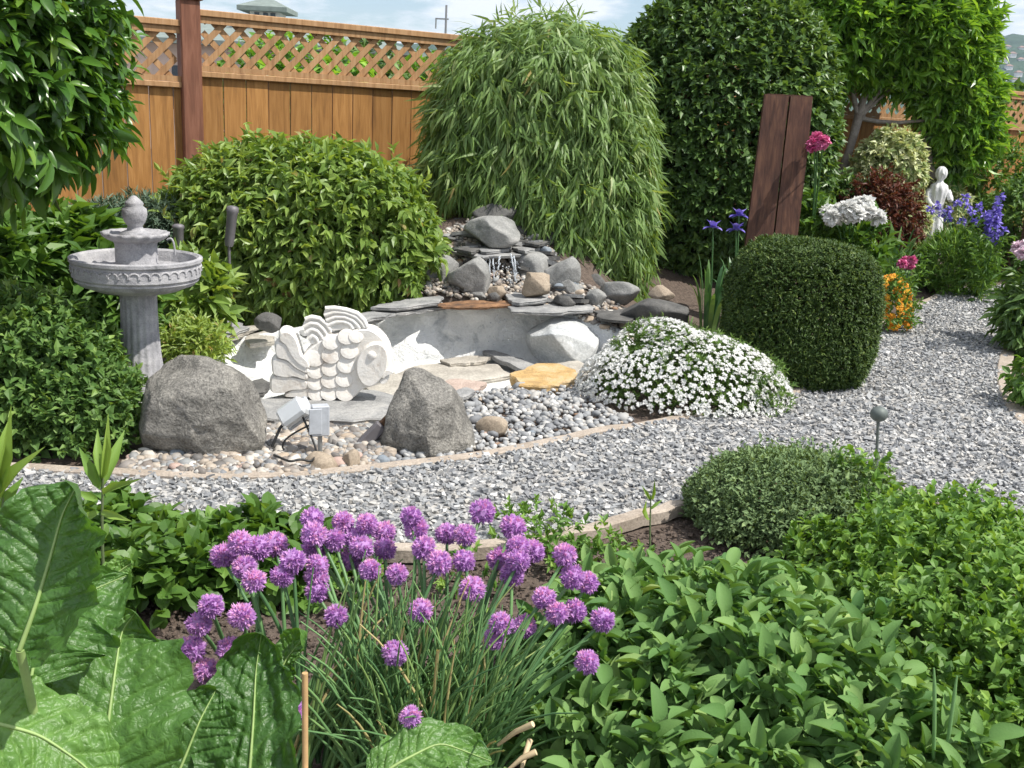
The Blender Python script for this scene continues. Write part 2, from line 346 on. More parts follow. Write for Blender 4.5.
def crown(mb, c, rad, ncl, per, L, W, T=T_S, twig=.1, out=.8, up=0., rnd=.5, spread=.7, grav=-.2, p=2., lump=.08, lk=3., fill=.3,
          seed=1, keep=None, nup=.8, rb=(0, 1), zmin=None, szv=.3):
    r = np.random.default_rng(seed); c = np.asarray(c, float); rad = np.asarray(rad, float)
    d = unit(r.normal(size=(ncl, 3))); rr = 1/(np.abs(d)**p).sum(1)**(1/p)
    rr = rr*(1+lump*snoise(d*rad/rad.max(), lk, seed))
    dep = 1-fill*r.uniform(0, 1, ncl)**1.6
    O = c+d*rr[:, None]*rad*dep[:, None]; nn = unit(d/rad)
    k = np.ones(ncl, bool)
    if zmin is not None: k &= O[:, 2] > (zmin(O) if callable(zmin) else zmin)
    if keep is not None: k &= keep(O)
    O, nn = O[k], nn[k]; n = len(O)
    tw = unit(nn*out+UP*up+r.normal(size=(n, 3))*rnd)
    base = np.clip(r.normal(.5, .2, n), 0, 1)
    O = np.repeat(O, per, 0); tw = np.repeat(tw, per, 0); nn = np.repeat(nn, per, 0); base = np.repeat(base, per); n = len(O)
    Ol = O+tw*twig*r.uniform(0, 1, (n, 1)); ld = unit(tw+r.normal(size=(n, 3))*spread*.7+UP*grav)
    ln = UP*nup+nn*.5+r.normal(size=(n, 3))*.35
    s = 1+szv*r.uniform(-1, 1, n)
    rv = rb[0]+(rb[1]-rb[0])*np.clip(base*.6+.4*r.uniform(0, 1, n)+.08*r.normal(size=n), 0, 1)
    put_leaves(mb, T, Ol, ld, ln, L*s, W*s, r, rv)
def branches(mb, base, c, rad, n, r0=.02, seed=1, frac=.8, z0=None):
    r = np.random.default_rng(seed); base = np.asarray(base, float); c = np.asarray(c, float); rad = np.asarray(rad)
    for i in range(n):
        d = unit(r.normal(size=3)*np.array([1, 1, .6])+UP*.4); e = c+d*rad*frac; m_ = (base+e)/2+r.normal(size=3)*rad*.12+UP*.1*rad[2]
        b0 = base+np.array([r.normal()*r0, r.normal()*r0, 0])
        add_tube(mb, curve3(b0, m_, e, 6), np.linspace(r0, r0*.25, 6), 5, cap=False)
def foliage(name, loc, label, cat, mat, spec, stem=None, group=None, part='foliage'):
    """spec: list of (args, kwargs) for crown(); one foliage mesh and one stem mesh under an empty"""
    t = thing(name, loc, label, cat, group); mb = MB()
    for a, k in spec: crown(mb, *a, **k)
    mb.build(part, mat, t)
    if stem is not None:
        mb = MB(); stem(mb); mb.build('stems', M['twig'], t, smooth=True)
    return t
# ------------------------------------------------------------------ layout of the garden
FDIR = np.array([.845, .535]); FN = np.array([.535, -.845])        # fence direction, its normal towards the garden
F0 = Q(188, 14, 6.7)[:2]; FTOP = 1.86; FBASE = .36
backpx = [(172, 352, .03), (230, 340, .06), (290, 330, .12), (360, 316, .19), (430, 305, .25), (520, 305, .25), (590, 318, .21), (628, 336, .15)]
frontpx = [(610, 378, .0), (560, 388, .0), (500, 392, .0), (440, 398, .0), (380, 410, .0), (250, 412, .0), (185, 395, .0)]
BACK = np.array([P(*q) for q in backpx]); FRONT = np.array([P(*q) for q in frontpx]); RIM = np.vstack([BACK, FRONT])
def ground_z(x, y):
    x = np.asarray(x, float); y = np.asarray(y, float)
    s = (x-F0[0])*FN[0]+(y-F0[1])*FN[1]
    h = .40*smooth(1-(s-.15)/1.5)
    h = np.where(s < -2, .4*smooth((s+12)/10), h)
    yb = np.interp(x, BACK[:, 0], BACK[:, 1]); zb = np.interp(x, BACK[:, 0], BACK[:, 2])
    t = y-yb; wx = np.exp(-((x+.1)/.75)**4); side = smooth((x-BACK[0, 0]+.3)/.3)*smooth((1.35-x)/.45)
    m = (zb-.02+np.clip(t, 0, .85)*.53*wx)*side*smooth((s-.0)/.4)
    return np.where(t > -.02, np.maximum(h, m), h)
def axis(lo, hi, step, far, k):
    a = list(np.arange(lo, hi+1e-6, step)); s = step; v = hi
    while v < far: s *= k; v += s; a.append(v)
    s = step; v = lo
    while v > -far: s *= k; v -= s; a.insert(0, v)
    return np.array(a)
ax = axis(-4.5, 6.5, .07, 5000, 1.28); ay = axis(1., 12, .07, 5000, 1.28)
X, Y = np.meshgrid(ax, ay); V = np.stack([X.ravel(), Y.ravel(), ground_z(X.ravel(), Y.ravel())], 1)
near = (np.abs(V[:, 0]) < 8) & (V[:, 1] < 14) & (V[:, 1] > 0)
V[:, 2] -= .02
RIMC = RIM.mean(0); V[inpoly(V[:, 0], V[:, 1], RIMC+(RIM-RIMC)*[1.05, 1.12, 1]), 2] = -.3
i, j = np.meshgrid(np.arange(len(ay)-1), np.arange(len(ax)-1), indexing='ij'); w = len(ax); a = (i*w+j).ravel()
mb = MB(); mb.add(V, np.stack([a, a+1, a+w+1, a+w], 1)); tag(mb.build('ground', M['soil'], smooth=True), kind='structure')

# gravel path with its concrete edging
farpx = [(-150, 462), (0, 469), (60, 471), (115, 474), (200, 480), (290, 478), (370, 470), (450, 462), (520, 450), (600, 432), (700, 416), (780, 400), (830, 380), (858, 350), (872, 332), (900, 315), (940, 295), (985, 270), (1003, 263)]
rightpx = [(1050, 262), (1060, 285), (1026, 318), (1008, 350), (1002, 378), (1009, 402), (1026, 428), (1090, 466), (1200, 480)]
nearpx = [(1200, 570), (1080, 552), (1024, 536), (951, 514), (908, 498), (850, 484), (780, 488), (700, 506), (650, 518), (600, 532), (520, 548), (430, 557), (300, 552), (200, 542), (100, 535), (0, 530), (-150, 526)]
def smoothline(p, n):
    p = np.array(p, float); d = np.concatenate([[0], np.cumsum(np.linalg.norm(np.diff(p, axis=0), axis=1))]); t = np.linspace(0, d[-1], n)
    q = np.stack([np.interp(t, d, p[:, k]) for k in range(p.shape[1])], 1)
    for _ in range(3): q[1:-1] = (q[:-2]+2*q[1:-1]+q[2:])/4
    return q
FARL = smoothline([P(*q) for q in farpx], 90); RIGHTL = smoothline([P(*q) for q in rightpx], 50); NEARL = smoothline([P(*q) for q in nearpx], 90)
PATH = np.vstack([FARL, RIGHTL, NEARL])
bm = bmesh.new(); f = bm.faces.new([bm.verts.new((p[0], p[1], .004)) for p in PATH]); bmesh.ops.triangulate(bm, faces=[f])
me = bpy.data.meshes.new('path'); bm.to_mesh(me); bm.free(); me.materials.append(M['gravelbed'])
o = bpy.data.objects.new('path', me); COL.objects.link(o); tag(o, kind='structure')
def edging(line, label, w=.05, zt=.011, seed=1):
    mb = MB(); line = np.array(line); t = unit(np.gradient(line[:, :2], axis=0)); n_ = np.stack([-t[:, 1], t[:, 0]], 1)
    r = np.random.default_rng(seed); k = len(line); jz = zt+r.normal(size=k)*.003
    sec = [(-w/2, -.04), (-w/2, 0), (-w/2+.006, .006), (w/2-.006, .006), (w/2, 0), (w/2, -.04)]
    V = [[line[i, 0]+n_[i, 0]*a, line[i, 1]+n_[i, 1]*a, jz[i]+b] for i in range(k) for a, b in sec]; m_ = len(sec)
    mb.add(V, np.array([[i*m_+j, i*m_+j+1, (i+1)*m_+j+1, (i+1)*m_+j] for i in range(k-1) for j in range(m_-1)]))
    return tag(mb.build('path_edging', M['concrete']), label, 'edging')
edging(FARL, 'long curved concrete edging on the pond side of the gravel path')
edging(RIGHTL[6:-2], 'short curved concrete edging round the bed at the right border of the gravel path', .08)
edging(NEARL[8:], 'curved concrete edging between the gravel path and the herb bed in front', .05, .026)
# crushed stones on the path
def stones(poly, n, size, seed, z0=.0, zr=.01, tmpl=None, xr=None):
    r = np.random.default_rng(seed); poly = np.asarray(poly); lo = poly[:, :2].min(0); hi = poly[:, :2].max(0)
    p = r.uniform(lo, hi, (n, 2)); p = p[inpoly(p[:, 0], p[:, 1], poly)]
    pp = PX(np.column_stack([p, np.zeros(len(p))])); p = p[(pp[:, 0] > -90) & (pp[:, 0] < 1120)]
    n = len(p); O = np.column_stack([p, z0+r.uniform(0, zr, n)])
    q = unit(r.normal(size=(n, 3))); q2 = r.normal(size=(n, 3)); X_, Y_, Z_ = frames(q, q2)
    flat = unit(UP+r.normal(size=(n, 3))*.35); X_, Y_, Z_ = frames(np.cross(flat, q2), flat)
    s = size*np.exp(r.normal(size=n)*.28)
    S = np.stack([s*r.uniform(.8, 1.35, n), s*r.uniform(.6, 1, n), s*r.uniform(.35, .75, n)], 1)
    return O, X_, Y_, Z_, S, r.uniform(0, 1, n)
cube = np.array([[x, y, z] for x in (-.5, .5) for y in (-.5, .5) for z in (-.5, .5)]); CF = np.array([[0, 1, 3, 2], [4, 6, 7, 5], [0, 4, 5, 1], [2, 3, 7, 6], [0, 2, 6, 4], [1, 5, 7, 3]])
mb = MB()
for v_ in range(6):
    r = np.random.default_rng(50+v_); T = cube*(1+r.uniform(-.45, .25, (8, 3)))
    a_ = stones(PATH, 40000, .0145, 60+v_, .002, .012); mb.scatter(T, CF, *a_)
tag(mb.build('gravel', M['gravel']), kind='stuff')

# pond basin
n = 280; rim = np.vstack([RIM, RIM[:1]]); d = np.concatenate([[0], np.cumsum(np.linalg.norm(np.diff(rim, axis=0), axis=1))]); tt = np.linspace(0, d[-1], n, endpoint=False)
rim = np.stack([np.interp(tt, d, rim[:, k]) for k in range(3)], 1)
for _ in range(10): rim = (np.roll(rim, 1, 0)+2*rim+np.roll(rim, -1, 0))/4
cen = rim.mean(0); mb = MB(); rings = []
for k, (s_, f_) in enumerate([(1.05, 1.), (1.02, 1.02), (.995, .97), (.992, .89), (.988, .82), (.984, .74), (.98, .66), (.976, .58), (.972, .5), (.968, .42), (.962, .34), (.956, .26), (.95, .18), (.943, .11), (.935, .05), (.92, .015), (.88, 0), (.8, 0), (.7, 0), (.45, 0), (.2, 0), (.02, 0)]):
    lf = smooth((-.18-rim[:, 0])/.28)[:, None]; sx_ = s_-(.10+.22*lf)*(1-s_ if s_ > .9 else .1)/.1*(1 if s_ < 1 else 0)*(s_ > .3); ex_ = (k == 0)*np.array([0, .06, 0])
    q = cen+(rim-cen)*np.concatenate([np.maximum(sx_*np.ones((n, 1)), .01), np.maximum(sx_*np.ones((n, 1)), .01)+ex_[1], np.ones((n, 1))], 1); q[:, 2] = -.07+(rim[:, 2]+.07)*f_-(.02 if k == 0 else 0)
    nn = snoise(q, 9, 5)*.028+snoise(q*[1, 1, .7], 26, 6)*.014+snoise(q, 60, 7)*.005
    if 1 < k < 17: q[:, :2] += (unit(cen-rim)[:, :2])*(nn*2.1)[:, None]
    if k >= 15: q[:, 2] += nn*.35
    rings.append(q)
V = np.vstack(rings); mb.add(V, np.array([[k*n+j, k*n+(j+1) % n, (k+1)*n+(j+1) % n, (k+1)*n+j] for k in range(len(rings)-1) for j in range(n)]))
tag(mb.build('pond_basin', M['basin'], smooth=True), 'empty white painted concrete pond basin with stained curving walls', 'pond')
bm = bmesh.new(); pool = [P(*q, -.052) for q in [(520, 366), (556, 346), (600, 338), (634, 345), (640, 362), (606, 380), (560, 378)]]
f = bm.faces.new([bm.verts.new(p) for p in pool]); me = bpy.data.meshes.new('water'); bm.to_mesh(me); bm.free(); me.materials.append(M['water'])
o = bpy.data.objects.new('water', me); COL.objects.link(o); tag(o, kind='structure')

# ------------------------------------------------------------------ slabs and rocks
def slab(px, z, t, mat, label, name='slate_slab', cat='stone slab', seed=0, tilt=0):
    pts = np.array([P(q[0], q[1], z) for q in px]); m_ = 28
    r = np.random.default_rng(seed+17); loop = np.vstack([pts, pts[:1]]); d = np.concatenate([[0], np.cumsum(np.linalg.norm(np.diff(loop, axis=0), axis=1))])
    u = np.linspace(0, d[-1], m_, endpoint=False); p = np.stack([np.interp(u, d, loop[:, k]) for k in range(3)], 1)
    sc = d[-1]/8; p[:, :2] += r.normal(size=(m_, 2))*sc*.045
    c = p.mean(0); base = np.array([c[0], c[1], z-t]); mb = MB(); rings = []
    for s_, dz in ((.96, -t), (1.0, -t*.6), (.985, -t*.35), (1.01, -t*.15), (.985, 0), (.7, .002), (.35, .001)):
        q = c+(p-c)*s_; q[:, 2] = z+dz+snoise(q, 14, seed)*.004+(q[:, 0]-c[0])*tilt; q[:, :2] += r.normal(size=(m_, 2))*sc*.008; rings.append(q)
    V = np.vstack(rings+[c[None]]); k = len(rings)
    mb.add(V, [[a*m_+j, a*m_+(j+1) % m_, (a+1)*m_+(j+1) % m_, (a+1)*m_+j] for a in range(k-1) for j in range(m_)]+[[(k-1)*m_+j, (k-1)*m_+(j+1) % m_, k*m_] for j in range(m_)]+[[j for j in range(m_)][::-1]])
    return tag(mb.build(name, M[mat], origin=base), label, cat, kind='thing')
_ico = {}
def ico(n):
    if n not in _ico:
        bm = bmesh.new(); bmesh.ops.create_icosphere(bm, subdivisions=n, radius=1); bm.verts.index_update()
        _ico[n] = (np.array([v.co[:] for v in bm.verts]), np.array([[v.index for v in f.verts] for f in bm.faces])); bm.free()
    return _ico[n]
def rock(c, size, mat, label=None, seed=0, sub=4, cuts=14, rough=.05, name='rock', cat='rock', rz=0., shear=None, round_=False, cutr=(.55, .85)):
    """c: centre of the base; size: width, depth, height"""
    V, F = ico(sub); V = V.copy(); r = np.random.default_rng(seed+3)
    for _ in range(cuts):
        nrm = unit(r.normal(size=3)); dd = r.uniform(*cutr); e = V@nrm-dd; V -= np.outer(np.maximum(e, 0), nrm)*(.93 if not round_ else .7)
    V *= (1+snoise(V, 2.2, seed)*rough*1.4+snoise(V, 6, seed+1)*rough*.55+snoise(V, 15, seed+2)*rough*.22)[:, None]
    V -= (V.max(0)+V.min(0))/2; V /= (V.max(0)-V.min(0))
    if shear is not None: V[:, 0] += shear*(V[:, 2])
    V *= np.asarray(size); cz, sz = math.cos(rz), math.sin(rz); V[:, :2] = V[:, :2]@np.array([[cz, sz], [-sz, cz]])
    V[:, 2] += size[2]*.5; mb = MB(); mb.add(V+np.asarray(c), F)
    o = mb.build(name, M[mat], smooth=True, origin=np.asarray(c)); return tag(o, label, cat)
def rock_px(x0, y0, x1, y1, Y, mat, label, seed, dep=.8, sink=.15, **k):
    """a rock whose visible outline spans the box when standing Y metres away"""
    b = Q((x0+x1)/2, y1, Y); m_ = Y/FPX*1.0; w_ = (x1-x0)*m_; h_ = (y1-y0)*m_*.96
    return rock((b[0], b[1]+w_*dep*.35, b[2]-h_*sink), (w_, w_*dep, h_*(1+sink)*.93), mat, label, seed, **k)
def slopeY(y): return 5.72+(302-y)/90*.75

# two big boulders at the path
bl = P(201, 452, .0)
def boulder(pxs, Yc, dep, z0, label, seed, mat='basalt'):
    """front outline (pixels) at distance Yc, bulging towards and away from the camera"""
    o = np.array([Q(a, b_, Yc) for a, b_ in pxs]); loop = np.vstack([o, o[:1]]); d = np.concatenate([[0], np.cumsum(np.linalg.norm(np.diff(loop, axis=0), axis=1))])
    m_ = 110; u = np.linspace(0, d[-1], m_, endpoint=False); p = np.stack([np.interp(u, d, loop[:, k]) for k in range(3)], 1)
    for _ in range(2): p = (np.roll(p, 1, 0)+2*p+np.roll(p, -1, 0))/4
    c = p.mean(0); rings = []; K = 34
    for k in range(K+1):
        th = math.pi*k/K; s_ = abs(math.sin(th))**.55; q = c+(p-c)*s_; q[:, 1] = Yc-dep*.5*math.cos(th)*(1 if k < K/2 else 1); rings.append(q)
    V = np.vstack(rings); r = np.random.default_rng(seed)
    w_ = np.ptp(p[:, 0]); L = (V-c)/w_
    for _ in range(13):
        nrm = unit(r.normal(size=3)*[.8, 1.2, .8]-[0, .9, 0]); 
        if nrm[1] > 0: nrm[1] *= -1 if r.random() < .6 else 1
        ex = L@nrm; dd = np.percentile(ex, r.uniform(84, 95)); L -= np.outer(np.maximum(ex-dd, 0), nrm)*.9
    nn = unit(L*[1, .8, 1]); L += nn*(snoise(L, 5, seed)*.02+snoise(L, 14, seed+1)*.012+snoise(L, 38, seed+2)*.007+snoise(L, 80, seed+3)*.0035)[:, None]
    V = c+L*w_; mb = MB(); mb.add(V, np.array([[k*m_+j, k*m_+(j+1) % m_, (k+1)*m_+(j+1) % m_, (k+1)*m_+j] for k in range(K) for j in range(m_)]))
    base = np.array([c[0], c[1], z0]); return tag(mb.build('boulder', M[mat], smooth=True, origin=base), label, 'boulder')
boulder([(132, 400), (143, 374), (168, 358), (200, 357), (230, 370), (254, 392), (268, 424), (262, 450), (234, 469), (194, 468), (158, 452), (138, 428)], 3.62, .36, 0, 'large wide grey boulder in front of the birdbath pedestal', 11)
boulder([(383, 440), (390, 410), (402, 371), (416, 368), (440, 384), (468, 401), (488, 426), (486, 450), (454, 466), (412, 470), (386, 460)], 3.8, .3, 0, 'large pointed grey boulder to the right of the white fish sculpture', 23)

slab([(238, 402), (300, 392), (370, 388), (408, 398), (415, 412), (385, 420), (300, 419), (243, 416)], .045, .045, 'slate', 'long grey slate ledge under the white fish sculpture', seed=1)
slab([(388, 376), (410, 366), (450, 361), (500, 364), (512, 373), (470, 382), (400, 384)], -.035, .03, 'slatetan', 'large beige flagstone on the pond floor to the right of the fish', seed=2)
slab([(440, 360), (470, 355), (490, 356), (486, 361), (450, 364)], -.015, .02, 'slatetan', 'thin sandy slate strip lying behind the large beige flagstone', seed=3)
slab([(482, 351), (494, 350), (540, 366), (534, 371), (520, 369)], -.01, .025, 'slate', 'narrow dark edged slate lying slantwise on the pond floor', seed=4)
slab([(512, 372), (535, 364), (560, 363), (577, 371), (573, 381), (545, 386), (518, 385)], .035, .06, 'slateorange', 'ochre yellow flagstone at the front edge of the pond', name='flagstone', seed=5)
slab([(556, 364), (578, 361), (592, 368), (585, 375), (572, 372)], .02, .04, 'slatetan', 'small sandy flagstone to the right of the ochre flagstone', name='flagstone', seed=6)
slab([(424, 384), (455, 378), (488, 382), (470, 391), (432, 392)], .02, .03, 'slatepink', 'pinkish flat stone between the pointed boulder and the ochre flagstone', name='flagstone', seed=7)
slab([(448, 393), (466, 387), (477, 391), (462, 398)], .045, .02, 'slate', 'small blue grey slate chip among the pebbles right of the pointed boulder', seed=8)
slab([(360, 382), (392, 372), (430, 384), (400, 396), (372, 396)], .0, .03, 'slatetan', 'sandy flagstone touching the right side of the fish sculpture', name='flagstone', seed=9)
slab([(236, 386), (262, 378), (272, 384), (262, 392), (240, 392)], .02, .03, 'rockdark', 'dark flat stone to the left of the fish tail', name='flagstone', seed=10)
slab([(183, 330), (205, 318), (238, 322), (248, 328), (225, 338), (190, 340)], .12, .025, 'slate', 'grey green slate topmost at the left end of the pond', seed=11)
slab([(204, 340), (230, 329), (258, 324), (256, 329), (230, 339), (208, 344)], .10, .018, 'slatetan', 'pale thin slate with a crisp edge under the grey green slate', seed=12)
slab([(244, 337), (270, 329), (282, 331), (272, 340), (248, 343)], .09, .03, 'slatetan', 'small pale slate block right of the pale thin slate', seed=13)
rock_px(252, 311, 280, 331, 5.05, 'rockdark', 'small dark angular rock at the left rim of the pond under the leafy shrub', 31)
slab([(300, 330), (340, 318), (378, 312), (384, 318), (340, 330), (305, 336)], .19, .02, 'slate', 'slate coping piece half under the leafy shrub behind the fish', seed=14)
slab([(352, 316), (400, 304), (440, 300), (444, 306), (400, 313), (360, 321)], .25, .02, 'slate', 'long dark slate on the back rim left of the waterfall', seed=15)
slab([(370, 307), (410, 298), (442, 296), (440, 302), (400, 308)], .28, .02, 'slate', 'second slate stacked on the long dark slate left of the waterfall', seed=16)
slab([(436, 303), (470, 300), (512, 301), (513, 305), (480, 308), (442, 307)], .272, .014, 'slaterust', 'rust orange slate ledge below the waterfall', seed=17)
slab([(505, 304), (540, 299), (590, 303), (594, 310), (550, 313), (512, 311)], .265, .022, 'slate', 'grey slate ledge on the back rim right of the rust ledge', seed=18)
slab([(500, 292), (525, 289), (552, 293), (545, 300), (515, 302)], .30, .025, 'slate', 'small slate plate under the round rock of the waterfall', seed=19)
slab([(588, 306), (612, 302), (640, 312), (630, 322), (600, 318)], .24, .02, 'rockdark', 'dark slate at the right corner of the pond rim', seed=20)
# waterfall ledge: thin layered shards
for k, (px, z, mt, lb) in enumerate([
    ([(450, 250), (478, 243), (530, 243), (549, 247), (524, 255), (482, 257)], .50, 'slate', 'broad slate lip over which the waterfall runs'),
    ([(474, 246), (500, 240), (518, 242), (508, 249), (484, 251)], .528, 'slate', 'loose slate shard left on the waterfall lip'),
    ([(508, 245), (534, 240), (546, 246), (524, 251)], .53, 'slate', 'loose slate shard right on the waterfall lip'),
    ([(456, 249), (470, 243), (486, 246), (474, 252)], .526, 'rockdark', 'dark slate shard at the left end of the waterfall lip'),
    ([(512, 240), (536, 236), (556, 240), (540, 244)], .56, 'rockdark', 'dark slate shard under the bamboo at the waterfall lip')]):
    slab(px, z, .022, mt, lb, seed=30+k)
for a in [
    (556, 276, 584, 300, 6.35, 'rockgrey', 'grey cracked rock in the middle of the rubble under the bamboo', 141),
    (600, 278, 640, 304, 6.35, 'rockgrey', 'broad grey rock at the right end of the rubble below the bamboo tips', 142),
    (536, 228, 566, 256, 6.85, 'rockdark', 'dark rock behind the slate lip in the bamboo shade', 143),
    (440, 236, 462, 254, 6.7, 'rocktan', 'weathered tan rock left of the waterfall lip beside the leafy shrub', 144),
    (468, 286, 488, 301, 6.2, 'rockgrey', 'small grey rock just above the rust orange ledge', 145),
    (472, 200, 516, 224, 6.8, 'rockdark', 'dark rock topmost at the waterfall, half under the bamboo', 41),
    (446, 216, 472, 236, 6.95, 'rockdark', 'dark low rock left of the pale rounded rock on top of the waterfall', 42),
    (462, 214, 520, 245, 6.5, 'rockgrey', 'pale rounded rock lying above the waterfall lip', 43),
    (506, 224, 532, 242, 6.85, 'rockdark', 'small dark rock right of the pale rounded rock above the waterfall', 44),
    (422, 250, 460, 293, 6.3, 'rockgrey', 'dark angular rock left beside the waterfall', 45),
    (446, 252, 490, 295, 6.2, 'rockgrey', 'big grey rock standing left under the waterfall lip', 46),
    (484, 252, 520, 292, 6.62, 'rockdark', 'dark wet rock behind the falling water', 47),
    (506, 248, 556, 292, 6.45, 'rockgrey', 'big dark rock right under the waterfall lip', 48),
    (521, 270, 550, 296, 6.15, 'rocktan', 'round tan rock right of the falling water', 49),
    (542, 252, 580, 292, 6.4, 'rockgrey', 'flat grey rock leaning under the bamboo right of the waterfall', 50),
    (418, 270, 434, 287, 6.3, 'rocktan', 'small pale rock at the left end of the waterfall beside the leafy shrub', 51),
    (487, 284, 506, 300, 6.2, 'rocktan', 'small brown rock at the foot of the falling water', 52),
    (486, 291, 500, 302, 6.12, 'rockdark', 'small wet grey stone in front of the brown rock under the waterfall', 53),
    (553, 294, 576, 307, 6.15, 'rockdark', 'dark stone on the slate ledge right of the waterfall', 54),
    (585, 288, 607, 305, 6.25, 'rockgrey', 'grey stone in the rubble under the bamboo tips', 55),
    (574, 272, 606, 292, 6.6, 'rockdark', 'dark flat stone in the shade of the bamboo', 56),
    (618, 296, 690, 326, 6.0, 'rockdark', 'long dark boulder behind the white candytuft', 57),
    (648, 284, 676, 300, 6.35, 'rocktan', 'flat tan rock behind the long dark boulder', 58)]:
    a = a[:4]+(a[4]-.5,)+a[5:]; rock_px(*a, sub=4)
rock_px(524, 318, 600, 364, 5.36, 'rockwhite', 'large whitewashed boulder standing inside the pond', 59, sub=5)
rock_px(1000, 258, 1024, 268, 9.7, 'rockgrey', 'flat grey stone at the far end of the gravel path', 60)
rock_px(296, 452, 338, 478, 3.45, 'rocktan', 'pale tan stone beside the metal stake of the grey box', 61, round_=True)
rock_px(338, 446, 360, 472, 3.5, 'rocktan', 'upright tan stone right of the pale tan stone', 62)
rock_px(474, 414, 508, 438, 4.0, 'rocktan', 'smooth tan stone right of the pointed boulder', 63, round_=True)
rock_px(360, 458, 386, 474, 3.55, 'peb_brown', 'smooth brown stone at the path edging left of the pointed boulder', 64, round_=True)
rock_px(262, 432, 284, 450, 3.75, 'rocktan', 'rounded pinkish tan rock under the flood light', 65, round_=True)
rock_px(342, 424, 362, 440, 3.92, 'rocktan', 'small rust tinted stone under the flat grey lamp', 66, round_=True)

# river pebbles
PEBM = []
for v_ in range(14):
    V, F = ico(3); V = V.copy(); r = np.random.default_rng(200+v_); nm = PEB[[0, 1, 2, 3, 0, 1, 4, 5, 0, 3, 1, 2, 5, 0][v_]][0]
    for _ in range(7):
        nrm = unit(r.normal(size=3)); e = V@nrm-r.uniform(.65, .9); V -= np.outer(np.maximum(e, 0), nrm)*.75
    V *= (1+snoise(V, 2., v_)*.07)[:, None]; V *= np.array([1, r.uniform(.65, .9), r.uniform(.42, .68)])*.5
    mb = MB(); mb.add(V, F); PEBM.append((nm, mb.mesh('river_pebble', M['peb_'+nm], True)))
area1 = [P(*q) for q in [(118, 472), (150, 452), (200, 452), (262, 440), (262, 424), (250, 418), (390, 420), (450, 396), (520, 388), (585, 386), (600, 408), (640, 422), (600, 430), (520, 447), (450, 459), (370, 468), (290, 476), (200, 478)]]
slopep = np.array([Q(*q) for q in [(398, 306, 5.66), (404, 275, 5.95), (440, 240, 6.25), (470, 225, 6.4), (540, 232, 6.35), (575, 270, 6.0), (620, 285, 5.9), (645, 330, 5.4), (600, 318, 5.55), (560, 300, 5.7)]])
r = np.random.default_rng(99); cand = []
def tryp(poly, cnt, smin, smax, grp, mind=.75):
    poly = np.asarray(poly)[:, :2]; lo, hi = poly.min(0), poly.max(0); k = 0; tries = 0
    while k < cnt and tries < cnt*200:
        tries += 1; p = r.uniform(lo, hi)
        if not inpoly(p[:1], p[1:], poly)[0]: continue
        s = r.uniform(smin, smax)**1.0
        if any((p[0]-q[0])**2+(p[1]-q[1])**2 < ((s+q[2])*.5*mind)**2 for q in cand): continue
        cand.append((p[0], p[1], s, grp)); k += 1
areaL = [P(*q) for q in [(118, 472), (135, 455), (262, 440), (262, 424), (390, 424), (392, 464), (290, 476), (200, 478)]]
tryp(areaL, 26, .06, .078, 0); tryp(areaL, 75, .038, .055, 0); tryp(area1, 105, .028, .04, 0); tryp(slopep, 18, .07, .10, 1, .7); tryp(slopep, 60, .04, .06, 1, .7)
LBL = {'tan': 'tan', 'grey': 'mid grey', 'blue grey': 'blue grey', 'pale': 'pale cream', 'brown': 'brown', 'pinkish': 'pinkish'}
for (x, y, s, g) in cand:
    nm, me = PEBM[r.integers(len(PEBM))]; o = bpy.data.objects.new('river_pebble', me); COL.objects.link(o)
    z = float(ground_z(x, y)) if g else 0.0
    o.location = (x, y, z+s*.17); o.scale = (s, s, s); o.rotation_euler = (r.normal()*.2, r.normal()*.2, r.uniform(0, 6.28))
    where = 'on the slope around the waterfall' if g else 'between the pond and the path edging'
    tag(o, f'small rounded {LBL[nm]} river pebble lying {where}', 'pebble', f'{nm} pebbles {where}')
m, t, b = nodes_mat('tan_pebbles'); at = N(t, 'ShaderNodeAttribute', attribute_name='rnd')
r_ = ramp(t, [(0, (.12, .115, .11)), (.25, (.24, .2, .17)), (.45, (.25, .26, .26)), (.6, (.34, .28, .22)), (.85, (.42, .37, .31)), (1, (.58, .55, .5))], at.outputs['Fac']); t.links.new(r_.outputs[0], b.inputs['Base Color']); b.inputs['Roughness'].default_value = .65; M['tanpeb'] = m
def small_pebbles(poly, n, size, seed, slope=False, name='small_pebbles'):
    O, X_, Y_, Z_, S, rv = stones(poly, n, size, seed, 0.0, .016)
    if slope: O[:, 2] += ground_z(O[:, 0], O[:, 1])
    else: O[:, 2] += ground_z(O[:, 0], O[:, 1])*0
    V, F = ico(1); T = V*.5; mb = MB(); S[:, 2] = S[:, 0]*.6; mb.scatter(T, F, O, X_, Y_, Z_, S, rv); return mb
mb = small_pebbles(area1, 6000, .031, 5); mb3 = small_pebbles(areaL, 3000, .037, 15); mb2 = small_pebbles(slopep, 5200, .03, 6, True)
tag(mb.build('fine_pebbles', M['gravel'], smooth=True), kind='stuff'); tag(mb3.build('rounded_pebbles', M['tanpeb'], smooth=True), kind='stuff'); tag(mb2.build('slope_pebbles', M['tanpeb'], smooth=True), kind='stuff')

